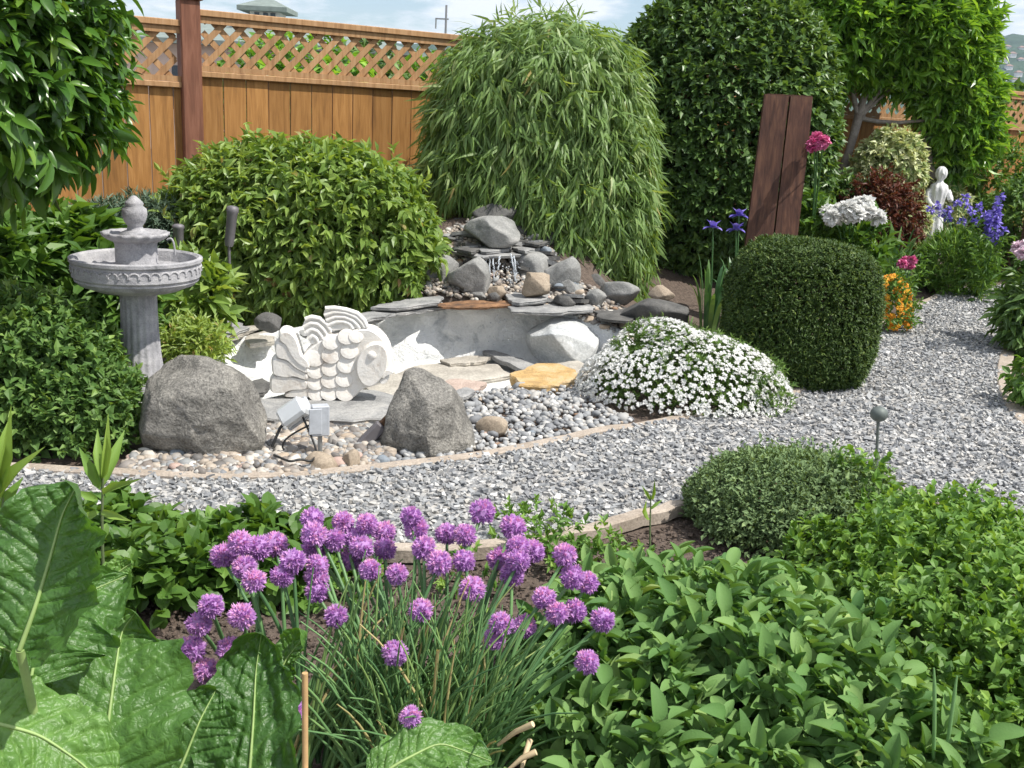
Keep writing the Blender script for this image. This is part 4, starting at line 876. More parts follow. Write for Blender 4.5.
# leafy shrub by the pond
c, rd = ell(172, 428, 152, 336, 5.95, .6)
t_ = thing('leafy_shrub', base_of(c), 'broad yellow green leafy shrub between the birdbath and the bamboo', 'shrub'); mb = MB()
crown(mb, c, rd, 5600, 6, .068, .027, T=T_M, twig=.09, out=.6, up=.15, rnd=.45, spread=.8, grav=-.55, p=2.4, lump=.07, lk=5, fill=.3, seed=5, szv=.35)
crown(mb, c, rd*.82, 1300, 6, .08, .035, T=T_S, twig=.09, grav=-.4, p=2.4, fill=.5, seed=6)
crown(mb, c+[0, 0, .02], rd*[1, 1, 1.05], 80, 7, .06, .022, T=T_M, twig=.16, out=.7, up=.8, rnd=.3, spread=.5, grav=0, p=2.3, fill=.02, seed=7, rb=(.5, 1.), keep=lambda O: O[:, 2] > c[2])
mb.build('foliage', M['dogwood'], t_)
mb = MB(); branches(mb, np.array(base_of(c)), c, rd, 30, .02, 5, .85); mb.build('stems', M['twig'], t_, smooth=True)
# bamboo mound
c, rd = ell(430, 645, 22, 318, 6.95, .75)
t_ = thing('bamboo_clump', base_of(c+[0, .2, 0]), 'weeping clump of narrow leaved bamboo hanging over the waterfall', 'bamboo'); mb = MB()
def bkeep(O):
    q = PX(O); lim = np.interp(q[:, 0], [400, 440, 480, 530, 560, 600, 640, 670], [150, 190, 198, 216, 258, 290, 300, 268]); return q[:, 1] < lim
crown(mb, c, rd, 8600, 7, .125, .0145, T=T_B, twig=.12, out=.36, up=-.35, rnd=.25, spread=.42, grav=-.85, p=2.5, lump=.05, lk=6, fill=.22, seed=8, keep=bkeep, nup=.1)
c2_, rd2_ = ell(500, 648, 110, 330, 6.72, .75); crown(mb, c2_, rd2_, 2300, 7, .125, .0145, T=T_B, twig=.12, out=.36, up=-.35, rnd=.3, spread=.5, grav=-.75, p=2.6, lump=.05, fill=.3, seed=18, keep=bkeep, nup=.1)
crown(mb, c, rd*.84, 1600, 7, .17, .024, T=T_B, twig=.12, out=.3, up=-.4, grav=-.8, p=2.5, fill=.4, seed=9, keep=bkeep, nup=.1)
crown(mb, c, rd*[.94, .9, 1.02], 55, 9, .11, .013, T=T_B, twig=.2, out=.5, up=.9, rnd=.4, spread=.6, grav=-.2, fill=.03, seed=10, keep=lambda O: O[:, 2] > c[2]+rd[2]*.72)
mb.build('foliage', M['bamboo'], t_)
mb = MB(); branches(mb, np.array(base_of(c+[0, .2, 0])), c, rd, 70, .03, 9, .8); mb.build('canes', M['twig'], t_, smooth=True)
# big clipped hedge ball
c, rd = ell(606, 828, -18, 300, 8.3, .8)
t_ = thing('clipped_hedge', base_of(c), 'huge dark green clipped evergreen dome behind the brown board screen', 'hedge'); mb = MB()
crown(mb, c, rd, 9500, 5, .062, .034, T=T_S, twig=.045, out=.7, up=.2, rnd=.35, spread=.85, grav=-.15, p=2.3, lump=.03, lk=5, fill=.12, seed=11)
crown(mb, c, rd*.9, 2600, 5, .08, .05, T=T_S, twig=.05, p=2.3, fill=.3, seed=12)
mb.build('foliage', M['hedge'], t_); mb = MB(); branches(mb, np.array(base_of(c)), c, rd, 26, .03, 13, .85); mb.build('stems', M['twig'], t_, smooth=True)
# photinia tree at the right
specs = []
YR = 9.6
t_ = thing('evergreen_tree', (Q(832, 200, YR)[0], YR, 0), 'bright glossy evergreen tree with a pale leaning trunk behind the white peonies', 'tree'); mb = MB()
for k, (bb, n, dy) in enumerate([((788, 890, -60, 84), 1500, 0), ((845, 968, -60, 92), 2000, .1), ((920, 982, 0, 135), 1000, .1), ((938, 990, 75, 172), 600, .25), ((760, 850, -70, 60), 700, .3)]):
    c, rd = ell(*bb, YR+dy, .9); crown(mb, c, rd, n, 7, .115, .033, T=T_M, twig=.13, out=.6, up=.45, rnd=.4, spread=.65, grav=-.1, lump=.13, lk=5, fill=.4, seed=20+k, szv=.35)
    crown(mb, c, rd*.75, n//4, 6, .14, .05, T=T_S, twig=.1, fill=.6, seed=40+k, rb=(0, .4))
mb.build('crown', M['tree'], t_)
mb = MB(); g = [Q(824, 232, YR), Q(836, 192, YR), Q(850, 150, YR), Q(858, 118, YR), Q(872, 70, YR)]; g[0][2] = 0; g = smoothline(g, 14); add_tube(mb, g, np.linspace(.055, .032, 14)*(1+.15*np.sin(np.arange(14)*2.1)), 10)
g = [Q(942, 235, YR+.3), Q(936, 190, YR+.3), Q(926, 140, YR+.2), Q(915, 90, YR)]; g[0][2] = 0; add_tube(mb, smoothline(g, 10), np.linspace(.05, .025, 10), 8)
for e in [(890, 30), (830, 20), (930, 50), (960, 110), (900, 80)]: add_tube(mb, curve3(Q(858, 118, YR), Q((858+e[0])/2, e[1]+20, YR), Q(e[0], e[1], YR), 6), np.linspace(.025, .008, 6), 6)
mb.build('trunk', M['bark'], t_, smooth=True)
# variegated shrub, red shrub
c, rd = ell(856, 920, 132, 212, 9.3, .7); foliage('variegated_shrub', base_of(c), 'cream and green variegated shrub framed by the evergreen tree trunks', 'shrub', M['varieg'], [((c, rd, 1500, 6, .055, .03), dict(twig=.06, lump=.15, fill=.4, seed=50)), ((c+[.3, .1, -.42], rd*.55, 500, 6, .055, .03), dict(twig=.06, lump=.15, fill=.4, seed=51))], stem=lambda m_: branches(m_, np.array(base_of(c)), c, rd, 12, .015, 3))
c, rd = ell(842, 918, 178, 262, 8.9, .8); foliage('red_leaved_shrub', base_of(c), 'red brown leaved shrub behind the white peonies', 'shrub', M['redleaf'], [((c, rd, 1200, 6, .05, .02), dict(twig=.07, lump=.18, fill=.5, seed=52))], stem=lambda m_: branches(m_, np.array(base_of(c)), c, rd, 12, .012, 4))
# juniper behind the birdbath
for k, (bb, Y_, lb) in enumerate([((70, 128, 212, 262), 5.5, 'low blue green juniper at the fence to the left of the birdbath finial'), ((112, 182, 200, 262), 5.7, 'blue green juniper at the fence right behind the birdbath finial')]):
    c, rd = ell(*bb, Y_, .8); foliage('juniper', base_of(c), lb, 'shrub', M['juniper'], [((c, rd, 700, 12, .045, .007), dict(T=T_B, twig=.09, out=.7, up=.3, spread=.6, grav=0, lump=.22, fill=.6, seed=55+k))], stem=lambda m_: branches(m_, np.array(base_of(c)), c, rd, 10, .01, 4))
# big leaved green plants left behind the birdbath
for k, (bb, Y_, L, W, lb) in enumerate([((28, 112, 232, 300), 4.8, .12, .07, 'broad leaved green perennial between the left fence and the birdbath bowl'), ((-40, 38, 240, 300), 4.5, .11, .05, 'green perennial at the left picture edge below the fence'), ((150, 222, 270, 344), 4.95, .1, .045, 'lush green perennial between the birdbath pedestal and the leafy shrub'),
      ((84, 150, 268, 352), 4.6, .09, .04, 'shaded green perennial directly behind the birdbath pedestal')]):
    c, rd = ell(*bb, Y_, .7); foliage('leafy_perennial', base_of(c), lb, 'perennial plant', M['strawb'] if k != 2 else M['dogwood'], [((c, rd, 330, 5, L, W), dict(T=T_M, twig=.1, out=.5, up=.7, grav=-.25, lump=.2, fill=.7, seed=60+k, zmin=.0))], stem=lambda m_: branches(m_, np.array(base_of(c)), c, rd, 14, .01, 4))
c, rd = ell(162, 222, 326, 366, 4.55, .8); foliage('yellow_perennial', base_of(c), 'low yellow green plant with reddish tips beside the birdbath pedestal', 'perennial plant', M['dogwood'], [((c, rd, 330, 7, .04, .013), dict(T=T_S, twig=.07, up=.6, lump=.2, fill=.7, seed=66, rb=(.55, 1)))], stem=lambda m_: branches(m_, np.array(base_of(c)), c, rd, 14, .006, 4))
# oregano mound left
c, rd = ell(-70, 124, 298, 478, 3.75, .75); rd2 = rd
foliage('mint_mound', (c[0], c[1], 0), 'tall bushy green mint mound at the left edge below the birdbath', 'herb', M['herb'], [((c-[.02, 0, .03], rd*[.95, 1, .95], 2600, 8, .036, .021), dict(T=T_S, twig=.09, out=.5, up=.7, rnd=.35, spread=.9, grav=-.1, p=2.2, lump=.10, lk=7, fill=.35, seed=70, zmin=.01)), ((c, rd*.85, 900, 6, .045, .03), dict(fill=.5, seed=71, zmin=.01)),
    ((c+[.3, -.1, -.14], rd*[.55, .6, .68], 900, 8, .034, .02), dict(T=T_S, twig=.08, out=.5, up=.7, rnd=.35, spread=.9, lump=.15, fill=.35, seed=72, zmin=.01))], stem=lambda m_: branches(m_, np.array([c[0], c[1], 0]), c, rd, 40, .05, 4))
# clipped yew
c, rd = ell(727, 869, 241, 392, 5.3, .95)
t_ = thing('clipped_yew', (c[0], c[1], 0), 'rounded clipped yew block standing beside the gravel path', 'topiary'); mb = MB()
crown(mb, c, rd, 15000, 6, .019, .006, T=T_B, twig=.014, out=.8, up=.25, rnd=.4, spread=.9, grav=0, p=3.2, lump=.03, lk=9, fill=.06, seed=73, zmin=.0)
crown(mb, c, rd*.95, 7000, 5, .03, .014, T=T_S, twig=.02, out=.7, p=3.1, lump=.02, fill=.15, seed=74, zmin=0)
mb.build('foliage', M['yew'], t_); mb = MB(); branches(mb, np.array([c[0], c[1], 0]), c, rd, 30, .03, 5, .9); mb.build('stems', M['twig'], t_, smooth=True)
# thyme mound
c = P(797, 505, .0)*[1, 1, 0]+UP*.02; c[1] = 3.2; rd = np.array([.36, .32, .20])
c[0] = Q(797, 500, 3.2)[0]
foliage('thyme_mound', (c[0], c[1], 0), 'dense grey green thyme mound spilling over the path edging', 'herb', M['thyme'], [((c, rd, 9000, 8, .0125, .007), dict(T=T_S, twig=.03, out=.5, up=.9, rnd=.3, spread=.8, grav=.1, p=2.1, lump=.05, lk=7, fill=.12, seed=75, zmin=0)), ((c, rd*.9, 3500, 6, .02, .012), dict(fill=.4, seed=76, zmin=0))], stem=lambda m_: branches(m_, np.array([c[0], c[1], 0]), c, rd, 40, .04, 4))
# ------------------------------------------------------------------ flowers
def petal_ball(mb, c, R, n, L, W, seed, flat=1., T=T_M, up=0., rb=(0, 1)):
    r = np.random.default_rng(seed); d = unit(r.normal(size=(n, 3))+UP*up); O = np.asarray(c)+d*R*.35*[1, 1, flat]
    put_leaves(mb, T, O, unit(d+r.normal(size=(n, 3))*.25), UP+r.normal(size=(n, 3))*.5, L*r.uniform(.8, 1.15, n), W, r, r.uniform(rb[0], rb[1], n))
# white candytuft
c, rd = ell(584, 784, 318, 430, 5.0, .62); c = np.array([Q(684, 380, 4.78)[0], 4.78, .02]); rd = np.array([.46, .36, .30])
ct = thing('candytuft', (c[0], c[1], 0), 'low mound of white flowering candytuft on the pebbles beside the path', 'flowering plant'); mb = MB()
CM = [(c, rd), (c+[-.12, .05, .045], rd*[.62, .7, 1.0]), (c+[.27, -.04, -.02], rd*[.52, .7, .72])]
for k, (cc, rr_) in enumerate(CM): crown(mb, cc, rr_, 2600 if k == 0 else 1200, 7, .028, .007, T=T_S, twig=.03, out=.6, up=.5, spread=.8, grav=.1, lump=.10, fill=.35, seed=77+k, zmin=0)
mb.build('foliage', M['candy'], ct)
r = np.random.default_rng(31); hd = []
for cc, rr_ in CM:
    d = unit(r.normal(size=(2600, 3))); d[:, 2] = np.abs(d[:, 2]); p = cc+d*rr_*(1.10+.08*snoise(d, 4, 3))[:, None]
    k = np.ones(len(p), bool)
    for c2, r2 in CM:
        k &= (((p-c2)/r2)**2).sum(1) > .98
    k &= p[:, 2] > .02; hd.append(p[k])
hd = np.vstack(hd); keep = []
q = PX(hd); bare = snoise(hd, 7, 9); bare2 = (q[:, 0] < 642) & (q[:, 1] < 352)
for k in range(len(hd)):
    if bare[k] < -1.15 or (bare2[k] and r.random() < .8): continue
    if all(np.linalg.norm(hd[k]-hd[j]) >  .0162 for j in keep): keep.append(k)
hd = hd[keep]; order = np.argsort(np.linalg.norm(hd-[0, 0, EYE], axis=1)); hd = hd[order]; rest = MB()
def candy_flower(mb, p, k):
    rr_ = np.random.default_rng(k); ax_ = unit((p-c)/rd+UP*.6+rr_.normal(size=3)*.25); n = 13; a_ = rr_.uniform(0, 6.28, n); X_, Y_, Z_ = frames(np.tile(np.cross(ax_, [1., .1, 0]), (n, 1)), np.tile(ax_, (n, 1)))
    dd = unit(X_*np.cos(a_)[:, None]+Y_*np.sin(a_)[:, None]+ax_*rr_.uniform(.0, .9, (n, 1))); sz = rr_.uniform(.8, 1.2)
    put_leaves(mb, T_S, p+dd*.001, dd, np.tile(ax_, (n, 1))+rr_.normal(size=(n, 3))*.3, .0150*sz, .0105*sz, rr_)
for k, p in enumerate(hd):
    if k < 100: mb = MB(); candy_flower(mb, p, k); mb.build('flower_head', M['wpetal'], ct)
    else: candy_flower(rest, p, k)
tag(rest.build('flower_heads', M['wpetal'], ct), kind='stuff')
# strap leaves
def blades(mb, base, n, h, w, spread, seed, r0=.03, arch=.5, rb=(0, 1), stiff=0):
    r = np.random.default_rng(seed)
    for k in range(n):
        a = r.uniform(0, 6.28); b0 = np.asarray(base)+np.array([math.cos(a), math.sin(a), 0])*r0*r.uniform(0, 1)**.5; hh = h*r.uniform(.65, 1.1); o = spread*r.uniform(.2, 1)
        e = b0+np.array([math.cos(a)*o, math.sin(a)*o, hh*(1-arch*r.uniform(.2, 1)*o/max(spread, .01))]); m_ = b0+np.array([math.cos(a)*o*.3, math.sin(a)*o*.3, hh*.8])
        q = curve3(b0, m_, e, 7); t = unit(np.gradient(q, axis=0)); sd_ = unit(np.cross(t, [math.cos(a+stiff), math.sin(a+stiff), .1])); ww = w*np.array([.7, .95, 1, 1, .85, .55, .06])*.5
        V = np.stack([q-sd_*ww[:, None], q+sd_*ww[:, None]], 1).reshape(-1, 3); mb.add(V, np.array([[2*i, 2*i+1, 2*i+3, 2*i+2] for i in range(6)]), r.uniform(*rb))
# irises
for k, (px, py, tops, Y_, lb) in enumerate([(712, 300, [(713, 228)], 6.3, 'iris with a single violet flower, further from the board screen'), (736, 300, [(739, 216), (736, 230)], 6.45, 'iris with two violet flowers touching the board screen')]):
    b_ = Q(px, py, Y_); b_[2] = 0; b_ = b_*[1, 1, 0]; t_ = thing('iris', b_, lb, 'flower', 'irises beside the board screen'); mb = MB(); blades(mb, b_, 30, .52, .03, .16, 80+k, .06, .3); mb.build('leaves', M['blade'], t_)
    for j, (fx, fy) in enumerate(tops):
        q = Q(fx, fy, Y_-.05); mb = MB(); add_tube(mb, curve3(b_, (b_+q)/2+[.01, 0, 0], q, 7), .005, 6); s0 = mb.build('stem', M['blade'], t_, smooth=True)
        mb = MB(); r = np.random.default_rng(90+k*3+j)
        for i in range(6):
            a = i*1.047+.3; dd = np.array([math.cos(a), math.sin(a), .2 if i % 2 else 1.2]); put_leaves(mb, T_O, np.array([q+dd*.004]*1), np.array([dd]), np.array([UP+.2]), .065, .05, r, zsc=1.5 if i % 2 else .5)
            put_leaves(mb, T_O, np.array([q+dd*.004]), np.array([dd+r.normal(size=3)*.3]), np.array([UP+.1]), .05, .03, r)
        mb.build('flower', M['bluepetal'], s0)
b_ = Q(688, 318, 5.9); b_[2] = 0; t_ = thing('bluebell_seedling', b_, 'small dried spiky plant between the long dark boulder and the clipped yew', 'flower'); mb = MB(); blades(mb, b_, 16, .26, .014, .09, 83, .03, .3, (.5, 1)); mb.build('leaves', M['chive'], t_)
# peonies
def peony(loc, bb, Y_, flowers, label, mat, R, group=None, name='peony', leaves=160, L=.11, lm='strawb'):
    cc, rr_ = ell(*bb, Y_, .8); t_ = thing(name, (cc[0], cc[1], 0), label, 'flower', group); mb = MB(); crown(mb, cc, rr_, leaves, 6, L, L*.36, T=T_M, twig=.1, out=.5, up=.5, lump=.2, fill=.7, seed=int(bb[0]), zmin=0)
    mb.build('foliage', M[lm], t_)
    for j, (fx, fy) in enumerate(flowers):
        q = Q(fx, fy, Y_-.3-.1*((j*7) % 3)); mb = MB(); add_tube(mb, curve3((cc[0], cc[1], 0), (cc[0], cc[1], q[2]*.7), q, 6), .005, 5); s0 = mb.build('stem', M['blade'], t_, smooth=True)
        mb = MB(); petal_ball(mb, q, R, 90, R*.95, R*.8, 100+j+int(bb[1]), .8, T_O, .3); mb.build('flower', M[mat], s0)
peony(None, (812, 888, 212, 290), 7.5, [(828, 213), (838, 212), (849, 208), (858, 205), (868, 211), (856, 214), (843, 218), (878, 218), (832, 217), (866, 203)], 'white peony plant with a dense row of big flowers behind the clipped yew', 'wpetal', .055)
peony(None, (800, 826, 205, 260), 7.3, [(817, 139), (814, 145), (823, 142)], 'tall pink peony beside the top of the board screen', 'pinkpetal', .045, leaves=60)
peony(None, (895, 925, 262, 290), 7.6, [(905, 261), (912, 260), (902, 264), (910, 265)], 'small bright pink geranium behind the orange violas', 'pinkpetal', .032, name='geranium', leaves=60, L=.05)
peony(None, (1008, 1050, 262, 345), 6.6, [(1019, 248), (1028, 246), (1024, 253)], 'pale pink peony at the right edge beside the path', 'palepink', .04, leaves=120, L=.09)
b_ = np.array([Q(862, 268, 7.9)[0], 7.9, 0]); t_ = thing('daylily', b_, 'arching green daylily leaves between the peonies and the red shrub', 'perennial plant'); mb = MB(); blades(mb, b_, 90, .62, .022, .34, 84, .1, .6); mb.build('leaves', M['blade'], t_)
b_ = np.array([Q(893, 262, 8.3)[0], 8.3, 0]); t_ = thing('daylily', b_, 'arching daylily leaves at the foot of the red shrub, behind the pink geranium', 'perennial plant'); mb = MB(); blades(mb, b_, 70, .6, .022, .28, 85, .1, .6); mb.build('leaves', M['blade'], t_)
# orange violas
cc, rr_ = ell(870, 910, 280, 332, 6.8, .9); cc[2] = .05; rr_[2] = .31; t_ = thing('viola_clump', (cc[0], cc[1], 0), 'orange and yellow violas flowering right behind the clipped yew', 'flower'); mb = MB(); crown(mb, cc, rr_, 400, 6, .035, .018, T=T_S, up=.6, fill=.4, seed=86, zmin=0); mb.build('foliage', M['strawb'], t_)
r = np.random.default_rng(44); k = 0
while k < 98:
    d = unit(r.normal(size=3)); d[2] = abs(d[2])
    if d[1] > .35: continue
    q = cc+d*rr_*1.06; mb = MB(); n = 6; a_ = np.arange(n)*1.047+r.uniform(0, 1); ax_ = unit(np.array([r.normal()*.3, -.8, .5])); X_, Y_, Z_ = frames(np.tile(np.cross(ax_, [1., .1, 0]), (n, 1)), np.tile(ax_, (n, 1)))
    dd = X_*np.cos(a_)[:, None]+Y_*np.sin(a_)[:, None]+ax_*.15; put_leaves(mb, T_M, np.tile(q, (n, 1)), dd, np.tile(ax_, (n, 1)), .030, .03, r); mb.build('flower', M['orangepetal'], t_); k += 1
# bellflower mound, purple spikes
cc, rr_ = ell(920, 988, 232, 300, 8.7, .8); t_ = thing('bellflower_mound', (cc[0], cc[1], 0), 'dense bright green mound by the far path with violet bellflowers above it', 'flower'); mb = MB()
crown(mb, cc-[0, 0, .05], rr_*[1, 1, 1.1], 1500, 7, .075, .009, T=T_B, twig=.08, out=.5, up=.9, spread=.4, grav=.1, lump=.08, fill=.3, seed=87, zmin=0); mb.build('foliage', M['oregano'], t_)
r = np.random.default_rng(45)
for fx, fy in [(938, 205), (950, 210), (958, 203), (965, 198), (972, 212), (962, 222), (948, 218), (980, 207), (955, 232), (942, 213), (975, 222), (968, 206), (985, 216), (930, 210)]:
    q = Q(fx, fy, 8.8+r.uniform(-.2, .2)); mb = MB(); add_tube(mb, curve3((cc[0]+r.normal()*.05, cc[1], .1), (cc[0], cc[1], q[2]*.8), q, 6), .003, 4); s0 = mb.build('stem', M['blade'], t_)
    mb = MB(); petal_ball(mb, q, .03, 16, .04, .03, int(fx), 1, T_M); mb.build('flower', M['bluepetal'], s0)
for k, (fx, y0, y1, Y_, lb) in enumerate([(1001, 200, 242, 8.3, 'tall violet delphinium spike at the right edge of the far bed'), (993, 214, 236, 8.6, 'shorter violet delphinium spike left of the tall spike')]):
    tq, bq = Q(fx, y0, Y_), Q(fx-6, y1, Y_); b_ = np.array([bq[0]-.05, Y_, 0]); t_ = thing('delphinium', b_, lb, 'flower', 'violet delphiniums'); mb = MB(); add_tube(mb, curve3(b_, bq, tq, 8), .005, 5); mb.build('stem', M['blade'], t_, smooth=True)
    mb = MB(); crown(mb, np.array([b_[0], b_[1], .3]), np.array([.14, .14, .3]), 70, 6, .07, .02, T=T_M, up=.4, seed=88+k, fill=.8, zmin=0); mb.build('foliage', M['strawb'], t_)
    for j in range(12):
        mb = MB(); q = bq+(tq-bq)*j/11; petal_ball(mb, q+np.random.default_rng(j).normal(size=3)*.018, .03, 14, .038, .028, 300+j); mb.build('flower', M['bluepetal'], t_)
# background greenery in the far right corner and left of the statue
for k, (bb, Y_, mt, lb) in enumerate([((945, 1040, 140, 232), 10.8, 'strawb', 'mixed green shrub at the far fence behind the bellflowers'), ((900, 960, 180, 250), 9.9, 'varieg', 'pale leaved shrub around the foot of the white statue'), ((985, 1060, 185, 262), 9.6, 'herb', 'green shrub at the right edge beyond the end of the path'), ((800, 870, 180, 260), 9.2, 'hedge', 'dark green shrub behind the white peonies below the pale trunk')]):
    cc, rr_ = ell(*bb, Y_, .8); foliage('garden_shrub', base_of(cc), lb, 'shrub', M[mt], [((cc, rr_, 900, 6, .06, .03), dict(T=T_S, twig=.08, up=.4, lump=.2, fill=.5, seed=90+k, zmin=0))], stem=lambda m_: branches(m_, np.array([cc[0], cc[1], 0]), cc, rr_, 12, .012, 4))
# right bed
cc, rr_ = ell(1012, 1064, 285, 352, 6.3, .9); foliage('dark_perennial', (cc[0], cc[1], 0), 'dark green pointed leaves at the right edge overhanging the path', 'perennial plant', M['hedge'], [((cc, rr_, 200, 6, .09, .03), dict(T=T_M, twig=.12, grav=-.4, lump=.2, fill=.6, seed=95))], stem=lambda m_: branches(m_, np.array([cc[0], cc[1], 0]), cc, rr_, 12, .012, 4))
cc, rr_ = ell(1006, 1070, 355, 405, 4.9, .9); cc[0] += .05; foliage('low_perennial', (cc[0], cc[1], 0), 'low bright green plant in the bed at the right edge of the picture', 'perennial plant', M['strawb'], [((cc, rr_, 120, 6, .05, .03), dict(T=T_M, twig=.05, lump=.2, fill=.6, seed=96, zmin=0))])
# strawberries and parsley in front
for k, (pxl, pyl, rx, n, lb) in enumerate([(150, 575, .2, 260, 'low leafy strawberry plant nearest the horseradish leaves'), (205, 562, .22, 300, 'low leafy strawberry plant in the middle of the row by the path'), (268, 558, .22, 300, 'low leafy strawberry plant behind the left chive flowers'), (110, 530, .16, 140, 'small strawberry plant at the path edge, left end of the row')]):
    q = P(pxl, pyl+18, 0); foliage('strawberry_plant', q, lb, 'ground plant', M['strawb'], [((q+[0, 0, .03], np.array([rx, rx*.8, .105]), n, 5, .05, .036), dict(T=T_O, twig=.05, up=.5, lump=.15, fill=.6, seed=110+k, zmin=.01))])
for k, (px_, py_, n) in enumerate([(470, 590, 40), (560, 560, 60), (530, 545, 50), (600, 575, 50), (350, 600, 30), (640, 600, 50)]):
    q = P(px_, py_, 0); foliage('herb_seedling', q, ['small green seedling under the middle chive flowers', 'pale green parsley seedling left of the sage bush', 'parsley seedling at the path edging behind the chives', 'parsley seedling touching the upper left of the sage bush', 'small seedling among the left chive stems', 'green seedling at the left side of the sage bush'][k], 'herb', M['oregano'], [((q+[0, 0, .04], np.array([.1, .1, .1]), n, 6, .028, .014), dict(T=T_S, twig=.03, up=.6, fill=.8, seed=120+k, zmin=.01))])
# ------------------------------------------------------------------ foreground herbs
T_SG = leaf_tmpl([(0, .03), (.12, .05), (.2, .3), (.36, .47), (.58, .5), (.78, .4), (.92, .22), (.99, .05)], .22, .35)
def bush(name, lb, cat, mat, c, rd, cl, L, W, T, seed, extra=(), nstem=40, **k):
    c = np.asarray(c, float); rd = np.asarray(rd, float); t_ = thing(name, (c[0], c[1], 0), lb, cat); mb = MB(); per = k.pop('per', 7)
    crown(mb, c, rd, cl, per, L, W, T=T, seed=seed, zmin=.01, **k)
    for (c2, r2, n2) in extra: crown(mb, c+np.array(c2), np.array(r2), n2, per, L, W, T=T, seed=seed+1+n2, zmin=.01, **k)
    mb.build('foliage', M[mat], t_, smooth=(T is T_H or T is T_SG)); mb = MB(); branches(mb, np.array([c[0], c[1], 0]), c, rd, nstem, .05, seed, .92)
    mb.build('stems', M['herbstem'], t_, smooth=True); return t_
M['herbstem'] = plain('green_stem', (.12, .16, .07), .6)
m = M['sage']; t = m.node_tree; n = noise(t, 260, 3, .6); b = t.nodes['Principled BSDF']; bump(t, b, n.outputs[0], .35, .002)
bush('sage_bush', 'broad bush of big oval grey green sage leaves at the lower right', 'herb', 'sage', (.48, 1.95, .02), (.38, .48, .22), 1700, .053, .025, T_SG, 130, extra=[((-.1, .14, 0), (.3, .36, .20), 560), ((.2, -.1, 0), (.26, .42, .23), 480), ((-.16, -.3, -.02), (.24, .26, .2), 330)], per=6, twig=.08, out=.5, up=.75, rnd=.35, spread=.75, grav=-.05, lump=.13, lk=6, fill=.45, nup=1.1, szv=.4, p=2.2)
bush('oregano_bush', 'tall bright green small leaved oregano bush at the right edge of the picture', 'herb', 'oregano', (1.22, 2.25, .02), (.38, .58, .26), 3600, .027, .018, T_M, 140, extra=[((-.2, .4, -.02), (.2, .26, .17), 600), ((-.05, -.4, -.03), (.33, .36, .26), 800), ((.15, .42, .02), (.32, .36, .23), 700)], per=8, twig=.07, out=.5, up=.8, rnd=.35, spread=.9, grav=0, lump=.13, lk=7, fill=.4, p=2.2)
t_ = thing('oregano_sprig_clump', P(862, 520, 0), 'loose bright green sprigs between the thyme mound and the oregano bush', 'herb'); mb = MB(); q = P(858, 535, 0)
crown(mb, q+[0, 0, .06], np.array([.13, .16, .19]), 170, 9, .03, .018, T=T_M, twig=.07, up=.9, fill=.8, seed=150, zmin=.01); mb.build('foliage', M['oregano'], t_)

# chives
HD = [(223, 556), (240, 543), (258, 548), (275, 544), (244, 567), (293, 561), (254, 581), (282, 576), (312, 519), (314, 534), (314, 547), (317, 565), (317, 577), (317, 591), (343, 522), (335, 540), (355, 538), (367, 524), (352, 558), (361, 547), (384, 532), (384, 549), (370, 570), (397, 574), (411, 517), (416, 529), (424, 548), (447, 534), (439, 563), (211, 606), (199, 624), (242, 616), (191, 649), (207, 671), (229, 649), (336, 616), (421, 610), (395, 653), (291, 713), (411, 717), (482, 512), (513, 527), (465, 535), (464, 561), (472, 589), (518, 547), (518, 561), (500, 559), (533, 551), (512, 575), (565, 555), (572, 577), (587, 583), (544, 598), (574, 611), (557, 613), (501, 624), (494, 639), (524, 626), (602, 620), (587, 662)]
cb = P(425, 792, 0); chv = thing('chive_clump', cb, 'big clump of flowering chives with round purple heads in the foreground', 'herb'); r = np.random.default_rng(77)
for k, (px, py) in enumerate(HD):
    Yh = np.interp(py, [512, 600, 720], [1.98, 1.8, 1.5])+r.uniform(-.06, .06)
    if px < 250 and py > 595: Yh = 1.58
    q = Q(px, py, Yh); rad = (13.4 if px > 300 or py < 600 else 13.6)*np.linalg.norm(q-[0, 0, EYE])/FPX*r.uniform(.88, 1.08)
    if px < 300: b0 = np.array([Q(300-(300-px)*.45, 760, 1.72)[0], 1.78, 0])
    else: b0 = cb+np.array([(q[0]-cb[0])*.3, .02, 0])
    b0 = b0+np.array([r.normal()*.035, r.normal()*.04, 0]); bow = (q-b0)*[.35, .35, .6]+b0+r.normal(size=3)*[.02, .02, 0]
    mb = MB(); add_tube(mb, curve3(b0, bow, q-UP*rad*.3, 10), np.linspace(.0052, .0036, 10), 6, rnd=r.uniform(0, .6)); s0 = mb.build('flower_stalk', M['chive'], chv, smooth=True)
    mb = MB(); n = 230; d = unit(r.normal(size=(n, 3))); d = d[d[:, 2] > -.86]; n = len(d); rr_ = rad*(1+.06*r.normal(size=n)); ax_ = unit(q-bow)
    O = q+d*(rad*.42)*[1, 1, .92]; rv = np.clip(.42+.30*d[:, 2]+.22*r.normal(size=n)+.12*math.sin(k*2.3), 0, 1)  # sunlit top painted in: petals go from purple below to pale pink above
    for j in range(3):
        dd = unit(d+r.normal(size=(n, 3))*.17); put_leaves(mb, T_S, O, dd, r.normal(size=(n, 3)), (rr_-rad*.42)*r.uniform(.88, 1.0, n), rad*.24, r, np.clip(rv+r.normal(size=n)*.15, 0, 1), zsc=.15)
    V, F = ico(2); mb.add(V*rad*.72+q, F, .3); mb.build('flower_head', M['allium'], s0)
mb = MB()
